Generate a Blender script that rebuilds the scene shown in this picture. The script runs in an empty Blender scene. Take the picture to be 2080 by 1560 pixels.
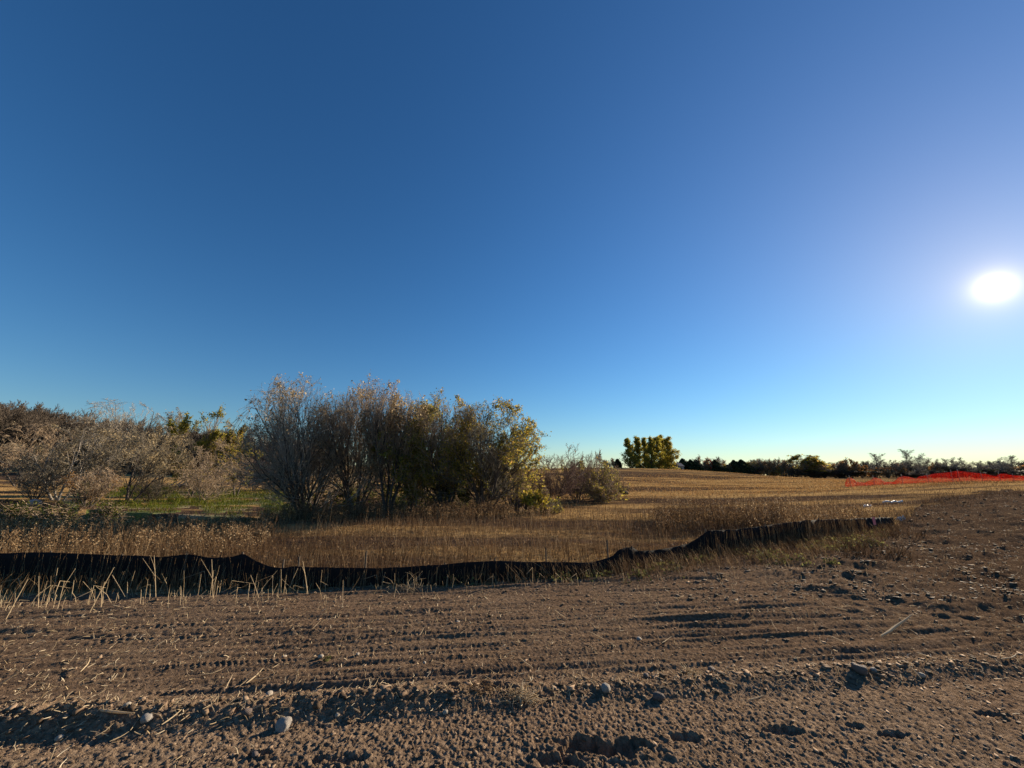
import bpy, math
import numpy as np

rng = np.random.default_rng(11)
sc = bpy.context.scene
COL = sc.collection

# ------------------------------------------------------------------ camera, sky, sun, exposure
F, CX, CY = 782.0, 1040.0, 780.0          # focal length and centre of the 2080x1560 photograph, in its pixels
PITCH = math.radians(13.3)
EYE = 1.6
SUN_EL, SUN_AZ = math.radians(17.0), math.radians(53.9)

cam_d = bpy.data.cameras.new('camera')
cam = bpy.data.objects.new('camera', cam_d)
COL.objects.link(cam)
cam_d.sensor_width = 36.0
cam_d.lens = 36.0 * F / 2080.0
cam_d.clip_start, cam_d.clip_end = 0.05, 4000.0
cam.location = (0, 0, EYE)
cam.rotation_euler = (math.radians(90) + PITCH, 0, 0)
sc.camera = cam

world = bpy.data.worlds.new('World')
sc.world = world
world.use_nodes = True
wt = world.node_tree
bg = wt.nodes['Background']
sky = wt.nodes.new('ShaderNodeTexSky')
sky.sky_type = 'NISHITA'
sky.sun_disc = False
sky.sun_elevation, sky.sun_rotation = SUN_EL, SUN_AZ
sky.air_density, sky.dust_density, sky.ozone_density = 1.2, 0.0, 5.4
hs = wt.nodes.new('ShaderNodeHueSaturation')
hs.inputs['Saturation'].default_value = 1.12
gm = wt.nodes.new('ShaderNodeGamma')
gm.inputs[1].default_value = 1.10
wt.links.new(sky.outputs[0], hs.inputs['Color'])
wt.links.new(hs.outputs[0], gm.inputs[0])
SKY_STRENGTH = 0.05
bg.inputs[1].default_value = SKY_STRENGTH
# the visible sun, the bright air round it and painted veiling glare, by angle from the sun's own direction
SUN = np.array([math.sin(SUN_AZ) * math.cos(SUN_EL), math.cos(SUN_AZ) * math.cos(SUN_EL), math.sin(SUN_EL)])


def wmath(op, a, b=None, clamp=False):
    n = wt.nodes.new('ShaderNodeMath')
    n.operation = op
    n.use_clamp = clamp
    for i, v in enumerate((a, b)):
        if v is None:
            continue
        if isinstance(v, (int, float)):
            n.inputs[i].default_value = v
        else:
            wt.links.new(v, n.inputs[i])
    return n.outputs[0]


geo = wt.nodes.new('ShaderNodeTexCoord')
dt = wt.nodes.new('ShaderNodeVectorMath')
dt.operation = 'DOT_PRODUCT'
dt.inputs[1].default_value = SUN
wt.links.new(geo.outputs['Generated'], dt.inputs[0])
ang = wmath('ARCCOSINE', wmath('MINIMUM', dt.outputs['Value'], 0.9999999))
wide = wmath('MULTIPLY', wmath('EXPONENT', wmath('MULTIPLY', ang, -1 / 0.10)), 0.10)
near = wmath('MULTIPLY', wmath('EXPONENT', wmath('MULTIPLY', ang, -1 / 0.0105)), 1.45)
wide = wmath('ADD', wide, wmath('MULTIPLY', wmath('EXPONENT', wmath('MULTIPLY', ang, -1 / 0.24)), 0.13))  # broad term: lens veiling glare painted into the sky
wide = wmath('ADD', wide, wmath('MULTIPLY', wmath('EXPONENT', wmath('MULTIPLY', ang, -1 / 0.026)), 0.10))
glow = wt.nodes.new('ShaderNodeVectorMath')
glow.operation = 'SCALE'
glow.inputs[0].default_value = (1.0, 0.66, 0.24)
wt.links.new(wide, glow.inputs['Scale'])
disc = wt.nodes.new('ShaderNodeVectorMath')
disc.operation = 'SCALE'
disc.inputs[0].default_value = (1.0, 0.82, 0.34)
wt.links.new(near, disc.inputs['Scale'])
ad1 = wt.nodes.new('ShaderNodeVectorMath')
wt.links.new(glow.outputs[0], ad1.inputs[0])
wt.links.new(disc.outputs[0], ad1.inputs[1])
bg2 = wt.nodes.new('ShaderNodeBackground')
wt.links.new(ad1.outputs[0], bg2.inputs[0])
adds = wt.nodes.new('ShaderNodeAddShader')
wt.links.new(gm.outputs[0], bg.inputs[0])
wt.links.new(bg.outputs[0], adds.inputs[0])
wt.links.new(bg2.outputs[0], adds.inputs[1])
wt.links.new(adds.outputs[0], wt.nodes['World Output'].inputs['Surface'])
world.cycles.sampling_method = 'MANUAL'
world.cycles.sample_map_resolution = 1024

sun_d = bpy.data.lights.new('sun', 'SUN')
sun_d.energy = 5.0
sun_d.angle = math.radians(0.53)
sun_d.color = (1.0, 0.83, 0.62)
sun = bpy.data.objects.new('sun', sun_d)
COL.objects.link(sun)
sun.rotation_euler = (math.pi / 2 - SUN_EL, 0, math.pi - SUN_AZ)
sun.location = (30, 20, 30)

sc.view_settings.view_transform = 'Standard'
sc.view_settings.look = 'None'
sc.view_settings.exposure = 1.12
sc.view_settings.gamma = 1.0
sc.view_settings.use_curve_mapping = False
sc.cycles.max_bounces = 6
sc.cycles.transparent_max_bounces = 8


# ------------------------------------------------------------------ pixel <-> place
def ray(px, py):
    a, b = px - CX, CY - py
    return a, F * math.cos(PITCH) - b * math.sin(PITCH), b * math.cos(PITCH) + F * math.sin(PITCH)


def zpy(Y, py):
    """Height of a point straight ahead at distance Y that is seen on row py."""
    return EYE + Y * math.tan(PITCH - math.atan((py - CY) / F))


def at(px, Y, z):
    """World x of a point at forward distance Y and height z seen in column px."""
    return (px - CX) / F * (Y * math.cos(PITCH) + (z - EYE) * math.sin(PITCH))


# ------------------------------------------------------------------ noise
_T = np.random.default_rng(5).random((256, 256)) * 2 - 1


def vnoise(x, y, off=0):
    x = np.asarray(x, float) + off * 17.31
    y = np.asarray(y, float) + off * 9.73
    xi, yi = np.floor(x).astype(np.int64), np.floor(y).astype(np.int64)
    fx, fy = x - xi, y - yi
    fx = fx * fx * fx * (fx * (fx * 6 - 15) + 10)
    fy = fy * fy * fy * (fy * (fy * 6 - 15) + 10)
    g = lambda a, b: _T[(a + 37 * (b >> 8)) & 255, b & 255]
    a = g(xi, yi) * (1 - fx) + g(xi + 1, yi) * fx
    b = g(xi, yi + 1) * (1 - fx) + g(xi + 1, yi + 1) * fx
    return a * (1 - fy) + b * fy


def fbm(x, y, oct=3, off=0):
    s, a = 0.0, 0.5
    for o in range(oct):
        s = s + a * vnoise(x * 2 ** o + 0.37 * o, y * 2 ** o - 0.21 * o, off + o * 3)
        a *= 0.5
    return s


# ------------------------------------------------------------------ lie of the land
cols = {
    -500: [(6, 0), (10, 0), (13, 0), (16, -.3), (22, -.2), (30, .3), (45, 1.0), (75, 4.2), (110, 7), (200, 10), (900, 10)],
    0: [(6, 0), (11, 0), (14, -.2), (17, -.4), (20, -.3), (25, zpy(25, 1016)), (32, zpy(32, 998)), (45, zpy(45, 975)), (75, zpy(75, 938)), (110, 7), (200, 10), (900, 10)],
    300: [(6, 0), (12.5, 0), (15, -.3), (18, -.6), (22, -.68), (25.2, zpy(25.2, 1037)), (29, zpy(29, 1026)), (45, zpy(45, 990)), (75, zpy(75, 952)), (110, 6), (200, 9), (900, 9)],
    600: [(8, 0), (14.5, 0), (17, -.2), (22, -1.1), (32, -.6), (45, zpy(45, 996)), (80, zpy(80, 958)), (120, 5), (200, 6), (900, 6)],
    1000: [(8, 0), (16, 0), (20, 0), (26, -.1), (45, zpy(45, 990)), (80, zpy(80, 960)), (120, zpy(120, 952)), (200, 3), (900, 2)],
    1200: [(8, 0), (16, 0), (24, .0), (35, zpy(35, 1000)), (60, zpy(60, 970)), (110, zpy(110, 949)), (140, 3.5), (200, 2.5), (900, 1)],
    1300: [(8, 0), (20, 0), (30, zpy(30, 1006)), (60, zpy(60, 972)), (110, zpy(110, 949)), (140, 3.3), (200, 1.6), (900, 1)],
    1450: [(8, 0), (14, 0), (25, zpy(25, 1018)), (50, zpy(50, 984)), (100, zpy(100, 956)), (130, 2.2), (200, 1), (900, 1)],
    1640: [(8, 0), (12, .03), (20, zpy(20, 1026)), (40, zpy(40, 990)), (75, zpy(75, 970)), (100, .3), (200, .2), (900, 1)],
    1900: [(7, 0), (11, 0), (16, zpy(16, 1036)), (25, zpy(25, 1000)), (38, zpy(38, 980)), (44, zpy(44, 978)), (60, 0), (200, .2), (900, 1)],
    2080: [(6, 0), (9, 0), (13, zpy(13, 1036)), (20, zpy(20, 1003)), (34, zpy(34, 976)), (42, zpy(42, 975)), (60, 0), (200, .2), (900, 1)],
    2700: [(6, 0), (8, 0), (11, .25), (17, .6), (30, 1.2), (40, 1.1), (60, 0), (200, .2), (900, 1)],
}
_th = np.linspace(-1.12, 1.12, 225)
_lr = np.linspace(math.log(3.0), math.log(1500), 260)
_cth = [math.atan((p - CX) / (F / math.cos(PITCH))) for p in cols]
_tab = []
for p, th in zip(cols, _cth):
    Y, Z = np.array(cols[p]).T
    _tab.append(np.interp(_lr, np.log(Y / math.cos(th)), Z))
_tab = np.array(_tab)
_G = np.array([np.interp(_th, _cth, _tab[:, j]) for j in range(len(_lr))]).T      # (theta, lr)
for ax, w in ((0, 5), (1, 3)):
    k = np.exp(-0.5 * (np.arange(-3 * w, 3 * w + 1) / w) ** 2)
    k /= k.sum()
    pad = [(0, 0), (0, 0)]
    pad[ax] = (3 * w, 3 * w)
    _G = np.apply_along_axis(lambda a: np.convolve(a, k, 'valid'), ax, np.pad(_G, pad, mode='edge'))


def smooth(a, b, x):
    t = np.clip((x - a) / (b - a), 0, 1)
    return t * t * (3 - 2 * t)


def base(x, y):
    x, y = np.asarray(x, float), np.asarray(y, float)
    th = np.clip((np.arctan2(x, y) - _th[0]) / (_th[1] - _th[0]), 0, len(_th) - 1.001)
    lr = np.clip((np.log(np.hypot(x, y) + 1e-6) - _lr[0]) / (_lr[1] - _lr[0]), 0, len(_lr) - 1.001)
    i, j = th.astype(int), lr.astype(int)
    a, b = th - i, lr - j
    # the ditch on the left: its far side is a steep cut bank facing the camera
    ta = np.arctan2(x, y)
    edge = 23.6 + .45 * fbm(ta * 6, ta * 0, 3, 61) + .12 * vnoise(ta * 60, ta * 0, 63)
    ditch = 1.25 * smooth(-1.25, -1.1, ta) * (1 - smooth(-.58, -.46, ta)) * smooth(15.5, 19, y) * (1 - smooth(edge - .3, edge + .15, y))
    return -ditch + (_G[i, j] * (1 - a) * (1 - b) + _G[i + 1, j] * a * (1 - b) + _G[i, j + 1] * (1 - a) * b + _G[i + 1, j + 1] * a * b)


def gpx(px, py):
    """Ground point seen at pixel (px, py)."""
    r = np.array(ray(px, py))
    r = r / np.hypot(r[0], r[1])
    t = np.exp(np.linspace(math.log(2.0), math.log(300), 3000))
    d = EYE + r[2] * t - base(r[0] * t, r[1] * t)
    k = np.argmax(d < 0) if (d < 0).any() else len(t) - 1
    return r[0] * t[k], r[1] * t[k]


def edge_fn(pts):
    w = np.array([gpx(*p) for p in pts])
    th, r = np.arctan2(w[:, 0], w[:, 1]), np.hypot(w[:, 0], w[:, 1])
    return lambda t: np.interp(t, th, r)


soil_edge = edge_fn([(-200, 1222), (0, 1220), (500, 1203), (1000, 1190), (1300, 1182), (1640, 1152), (1800, 1110), (1850, 1060), (1900, 1030), (2000, 1008), (2080, 1000)])
veg_edge = soil_edge
soil_edge = edge_fn([(-200, 1222), (0, 1220), (500, 1203), (1000, 1190), (1200, 1174), (1300, 1160), (1640, 1110), (1800, 1082), (1840, 1055), (1900, 1022), (2000, 1002), (2080, 994)])
fence_base_px = [(-400, 1196), (-150, 1193), (0, 1190), (250, 1189), (495, 1186), (620, 1190), (800, 1188), (1000, 1181), (1150, 1172), (1265, 1162), (1435, 1131), (1640, 1102), (1790, 1077), (1822, 1066)]
fence_edge = edge_fn(fence_base_px)


def trackv(x, y):
    return y - 0.11 * x + 0.05 * vnoise(x * .35, x * 0 + 3.1)


HOLES = [(1225, 1524, .27, .08, .055), (1395, 1503, .12, .05, .03), (520, 1535, .07, .03, .03), (1590, 1488, .13, .04, .03), (1735, 1478, .08, .03, .025),
         (1810, 1497, .10, .03, .025), (2010, 1455, .14, .03, .025), (690, 1548, .12, .04, .03), (1150, 1552, .12, .05, .03), (975, 1400, .3, .05, .03)]
_holes = [(*gpx(a, b), c, d, e) for a, b, c, d, e in HOLES]
RUTS = [(3.72, .05, .022), (3.98, .04, .016), (4.22, .05, .02), (4.55, .06, .026), (4.86, .05, .018), (5.25, .09, .024), (5.75, .06, .02), (6.3, .08, .03), (7.2, .1, .03), (8.4, .1, .03), (10, .15, .04)]
TREADS = [(3.60, .09, .055), (4.05, .08, .05), (4.68, .10, .07), (5.05, .08, .07)]


def relief(x, y):
    """Fine height of the bare soil: grains, clods, wheel ruts, tread marks, the berm and the holes."""
    u, v = x + 0.11 * y, trackv(x, y)
    r = np.hypot(x, y)
    far = smooth(3.25, 3.6, v)                        # the driven strip beyond the berm
    wob = 0.06 * fbm(u * .8, u * 0, 2, 4)
    bm = np.exp(-((v - 3.33 - wob) / .13) ** 2) * (0.6 + 0.7 * fbm(u * 1.1, v * 0, 2, 9))
    bm = np.clip(bm, 0, 1.2) * np.interp(u, [-1, 1, 3], [1, .75, .45])
    h = 0.075 * bm - .02 * np.exp(-((v - 3.10 - wob) / .10) ** 2) * np.clip(bm * 0 + .7 + fbm(u * 1.1, v * 0, 2, 9), 0, 1)
    clod = 1 - 2 * np.abs(fbm(x * 13, y * 13, 2, 21))
    h = h + (0.035 * bm + 0.006 * far * smooth(-.2, .5, vnoise(u * .7, v * 2.2, 33))) * clod
    g1 = np.abs(vnoise(x * 44, y * 44, 2)) + .7 * np.abs(vnoise(x * 83, y * 83, 6))
    h = h + (0.0125 - .006 * far) * g1 * (1 - smooth(6, 11, r))
    st = fbm(u * .55, v * 8.5, 3, 12)
    h = h + far * (0.040 * st * np.clip(.65 + 1.1 * fbm(x * .5, y * .9, 2, 83), .15, 1.3) + 0.010 * fbm(u * 2.2, v * 24, 2, 15)) * (1 + .5 * smooth(7, 14, r))
    for v0, w, d in RUTS:
        vv = v - v0 - .05 * vnoise(u * .5, u * 0 + v0, 3)
        amp = 1.3 * d * (.45 + .55 * np.clip(.3 + vnoise(u * .45, u * 0 + v0 * 3, 8) * 1.3, 0, 1))
        h = h + amp * (-np.exp(-(vv / w) ** 2) + .7 * np.exp(-((vv + 1.7 * w) / (.6 * w)) ** 2))
    for v0, w, per in TREADS:
        m = np.exp(-((v - v0) / w) ** 4) * np.clip(-.05 + 1.5 * vnoise(u * .8, u * 0 + v0, 44), 0, 1)
        h = h + m * .0065 * np.clip(.6 + 1.2 * vnoise(u * 9, v * 9, 47), 0, 1) * np.tanh(2 * np.sin((u + np.abs(v - v0) * .8) / per * 2 * math.pi + 1.2 * vnoise(u * 3, v * 3, 48)))
    rs = smooth(.45, .8, x / np.maximum(y, .1)) * smooth(5.5, 8, r)
    h = h + rs * (.10 * fbm(x * .9, y * 2.2, 3, 71) + .045 * (1 - 2 * np.abs(fbm(x * 3.1, y * 4.0, 2, 73))) - .02)
    for hx, hy, a, b, d in _holes:
        q = np.sqrt(((x - hx) / a) ** 2 + ((y - hy) / b) ** 2) + 1.1 * fbm(x * 11, y * 13, 3, 50)
        h = h - d * (1 - smooth(.5, 1.05, q)) + .25 * d * np.exp(-((q - 1.2) / .25) ** 2)
    return h


def field_relief(x, y):
    r = np.hypot(x, y)
    h = .05 * fbm(x * .5, y * 1.6, 3, 60) + .03 * fbm(x * 3, y * 3, 2, 62) * (1 - smooth(15, 40, r))
    return h + .10 * smooth(25, 60, r) * fbm(x * .09, y * .35, 3, 66) - .02


def is_soil(x, y):
    th, r = np.arctan2(x, y), np.hypot(x, y)
    e = soil_edge(th) * (1 + .05 * fbm(th * 22, th * 0, 3, 70) + smooth(.72, .9, th) * (.35 * fbm(x * .35, y * .35, 4, 78) + .06 * fbm(x * 4, y * 4, 2, 79)))
    e = np.where(np.abs(th) > 1.0, np.maximum(e, 12), e)
    return e - r, r


def ground(x, y):
    x, y = np.asarray(x, float), np.asarray(y, float)
    s, r = is_soil(x, y)
    w = smooth(-.3, .25, s)
    return base(x, y) + w * relief(x, y) + (1 - w) * field_relief(x, y)


# ------------------------------------------------------------------ objects
def link_mesh(name, me, mat, parent=None, loc=None):
    o = bpy.data.objects.new(name, me)
    COL.objects.link(o)
    if mat is not None and not me.materials:
        me.materials.append(mat)
    if parent is not None:
        o.parent = parent
    if loc is not None:
        o.location = loc
    return o


def mesh(name, verts, faces, smooth_shade=False):
    verts = np.ascontiguousarray(verts, np.float32)
    faces = np.ascontiguousarray(faces, np.int32)
    me = bpy.data.meshes.new(name)
    k = faces.shape[1]
    me.vertices.add(len(verts))
    me.vertices.foreach_set('co', verts.ravel())
    me.loops.add(faces.size)
    me.loops.foreach_set('vertex_index', faces.ravel())
    me.polygons.add(len(faces))
    me.polygons.foreach_set('loop_start', np.arange(len(faces), dtype=np.int32) * k)
    me.polygons.foreach_set('loop_total', np.full(len(faces), k, np.int32))
    me.polygons.foreach_set('use_smooth', np.full(len(faces), smooth_shade))
    me.update(calc_edges=True)
    return me


def join(parts):
    """[(verts, faces)] of the same face size -> one pair."""
    vs, fs, n = [], [], 0
    for v, f in parts:
        vs.append(v)
        fs.append(f + n)
        n += len(v)
    return np.concatenate(vs), np.concatenate(fs)


def tag(o, label=None, cat=None, group=None, kind=None):
    for k, v in (('label', label), ('category', cat), ('group', group), ('kind', kind)):
        if v:
            o[k] = v
    return o


def empty(name, loc, label, cat, group=None, rz=0.0):
    o = bpy.data.objects.new(name, None)
    COL.objects.link(o)
    o.empty_display_size = .2
    o.location = loc
    o.rotation_euler = (0, 0, rz)
    return tag(o, label, cat, group)


def copy_tree(o, parent=None):
    kids = list(o.children)
    c = o.copy()
    COL.objects.link(c)
    if parent is not None:
        c.parent = parent
    for ch in kids:
        copy_tree(ch, c)
    return c


# ------------------------------------------------------------------ materials
def mat_new(name):
    m = bpy.data.materials.new(name)
    m.use_nodes = True
    return m, m.node_tree, m.node_tree.nodes['Principled BSDF']


def noise_node(nt, scale, detail=3, vec=None, rough=.6):
    n = nt.nodes.new('ShaderNodeTexNoise')
    n.inputs['Scale'].default_value = scale
    n.inputs['Detail'].default_value = detail
    n.inputs['Roughness'].default_value = rough
    if vec is not None:
        nt.links.new(vec, n.inputs['Vector'])
    return n.outputs['Fac']


def ramp(nt, fac, stops):
    r = nt.nodes.new('ShaderNodeValToRGB')
    e = r.color_ramp.elements
    while len(e) < len(stops):
        e.new(.5)
    for el, (p, c) in zip(e, stops):
        el.position = p
        el.color = (*c, 1)
    nt.links.new(fac, r.inputs['Fac'])
    return r.outputs['Color']


def mixc(nt, fac, a, b, mode='MIX'):
    m = nt.nodes.new('ShaderNodeMix')
    m.data_type = 'RGBA'
    m.blend_type = mode
    for s, v in ((m.inputs['Factor'], fac), (m.inputs['A'], a), (m.inputs['B'], b)):
        if isinstance(v, (int, float)):
            s.default_value = v
        elif isinstance(v, tuple):
            s.default_value = (*v, 1)
        else:
            nt.links.new(v, s)
    return m.outputs['Result']


def coord(nt, scale=(1, 1, 1), rot=(0, 0, 0)):
    t = nt.nodes.new('ShaderNodeTexCoord')
    m = nt.nodes.new('ShaderNodeMapping')
    m.inputs['Scale'].default_value = scale
    m.inputs['Rotation'].default_value = rot
    nt.links.new(t.outputs['Object'], m.inputs['Vector'])
    return m.outputs['Vector']


def bump(nt, bs, fac, strength, dist):
    b = nt.nodes.new('ShaderNodeBump')
    b.inputs['Strength'].default_value = strength
    b.inputs['Distance'].default_value = dist
    nt.links.new(fac, b.inputs['Height'])
    nt.links.new(b.outputs['Normal'], bs.inputs['Normal'])


def soil_material():
    m, nt, bs = mat_new('soil')
    v1, v2 = coord(nt), coord(nt, (.8, 7, 1), (0, 0, -.11))
    c = ramp(nt, noise_node(nt, 28, 5, v1, .7), [(.30, (.090, .064, .043)), (.5, (.245, .175, .118)), (.66, (.40, .298, .205)), (.78, (.58, .46, .34))])
    streak = noise_node(nt, 1.3, 4, v2)
    c = mixc(nt, mixc(nt, .6, (0., 0., 0.), ramp(nt, streak, [(.35, (0, 0, 0)), (.65, (1, 1, 1))])), c, mixc(nt, .55, c, (.215, .15, .097)))
    c = mixc(nt, ramp(nt, noise_node(nt, .5, 3, v1), [(.35, (0, 0, 0)), (.7, (.55, .55, .55))]), c, mixc(nt, 1.0, c, (.78, .70, .66), 'MULTIPLY'))
    # darker topsoil beyond the berm; right rise darkened again, partly as painted clod shade
    tc = nt.nodes.new('ShaderNodeTexCoord')
    sx = nt.nodes.new('ShaderNodeSeparateXYZ')
    nt.links.new(tc.outputs['Object'], sx.inputs[0])
    vm = nt.nodes.new('ShaderNodeMath')
    vm.operation = 'MULTIPLY_ADD'
    vm.inputs[1].default_value = -.11
    nt.links.new(sx.outputs['X'], vm.inputs[0])
    nt.links.new(sx.outputs['Y'], vm.inputs[2])
    vn = nt.nodes.new('ShaderNodeMath')
    vn.operation = 'MULTIPLY_ADD'
    vn.inputs[1].default_value = .6
    nt.links.new(noise_node(nt, 2.5, 4, v1), vn.inputs[0])
    nt.links.new(vm.outputs[0], vn.inputs[2])
    vr = nt.nodes.new('ShaderNodeMapRange')
    vr.inputs['From Min'].default_value = 3.45
    vr.inputs['From Max'].default_value = 4.1
    nt.links.new(vn.outputs[0], vr.inputs['Value'])
    c = mixc(nt, vr.outputs['Result'], c, mixc(nt, 1.0, c, (.72, .70, .69), 'MULTIPLY'))
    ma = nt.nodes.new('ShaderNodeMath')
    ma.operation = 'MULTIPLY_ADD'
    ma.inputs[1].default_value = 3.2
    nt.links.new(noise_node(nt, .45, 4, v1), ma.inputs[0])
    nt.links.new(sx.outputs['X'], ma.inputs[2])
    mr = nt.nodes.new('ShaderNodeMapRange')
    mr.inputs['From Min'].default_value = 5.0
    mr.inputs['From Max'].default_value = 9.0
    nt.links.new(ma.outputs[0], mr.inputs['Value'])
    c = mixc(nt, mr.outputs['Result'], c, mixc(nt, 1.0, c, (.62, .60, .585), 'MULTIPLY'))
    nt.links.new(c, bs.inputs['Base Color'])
    bs.inputs['Roughness'].default_value = .95
    bs.inputs['Specular IOR Level'].default_value = .0
    bump(nt, bs, noise_node(nt, 70, 4, v1, .75), .9, .03)
    return m


def field_material():
    m, nt, bs = mat_new('stubble_field')
    v1, v2 = coord(nt), coord(nt, (.022, .10, .1), (0, 0, .14))
    fine = noise_node(nt, 5, 6, coord(nt, (.45, 1.5, 1)), .75)
    straw = ramp(nt, fine, [(.3, (.14, .082, .034)), (.5, (.38, .235, .092)), (.7, (.60, .41, .185))])
    dark = ramp(nt, fine, [(.3, (.030, .020, .016)), (.52, (.075, .050, .036)), (.72, (.17, .115, .07))])
    patch = ramp(nt, noise_node(nt, 2.2, 4, v2, .6), [(.45, (0, 0, 0)), (.55, (1, 1, 1))])
    c = mixc(nt, patch, dark, straw)
    nt.links.new(c, bs.inputs['Base Color'])
    bs.inputs['Roughness'].default_value = 1.0
    bs.inputs['Specular IOR Level'].default_value = .0
    bump(nt, bs, noise_node(nt, 3.5, 6, coord(nt, (.8, 1.2, 1)), .75), .6, .2)
    return m


def meadow_material():
    m, nt, bs = mat_new('meadow')
    v = coord(nt, (.5, 1, 1))
    c = mixc(nt, ramp(nt, noise_node(nt, .55, 4, v), [(.47, (0, 0, 0)), (.60, (1, 1, 1))]),
             ramp(nt, noise_node(nt, 5, 5, v), [(.3, (.06, .08, .012)), (.7, (.17, .19, .03))]),
             ramp(nt, noise_node(nt, 4, 5, v), [(.3, (.16, .11, .055)), (.7, (.46, .34, .18))]))
    nt.links.new(c, bs.inputs['Base Color'])
    bs.inputs['Roughness'].default_value = .9
    bump(nt, bs, noise_node(nt, 6, 5, v), .8, .15)
    return m


def plant(name, stops, trans=.45, rough=.7, scale=None):
    """Leaves, stalks and blades: one colour per piece, light passing through."""
    m, nt, bs = mat_new(name)
    g = nt.nodes.new('ShaderNodeNewGeometry')
    c = ramp(nt, g.outputs['Random Per Island'], stops)
    nt.links.new(c, bs.inputs['Base Color'])
    bs.inputs['Roughness'].default_value = rough
    bs.inputs['Specular IOR Level'].default_value = .10
    if trans > 0:
        t = nt.nodes.new('ShaderNodeBsdfTranslucent')
        nt.links.new(c, t.inputs['Color'])
        mx = nt.nodes.new('ShaderNodeMixShader')
        mx.inputs[0].default_value = trans
        nt.links.new(bs.outputs[0], mx.inputs[1])
        nt.links.new(t.outputs[0], mx.inputs[2])
        nt.links.new(mx.outputs[0], nt.nodes['Material Output'].inputs['Surface'])
    return m


def simple(name, a, b, scale=8, rough=.8, spec=.3, bumpd=0, bs_scale=None):
    m, nt, bs = mat_new(name)
    v = coord(nt)
    f = noise_node(nt, scale, 5, v, .7)
    nt.links.new(ramp(nt, f, [(.3, a), (.7, b)]), bs.inputs['Base Color'])
    bs.inputs['Roughness'].default_value = rough
    bs.inputs['Specular IOR Level'].default_value = spec
    if bumpd:
        bump(nt, bs, noise_node(nt, bs_scale or scale * 3, 5, v, .7), .7, bumpd)
    return m


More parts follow.
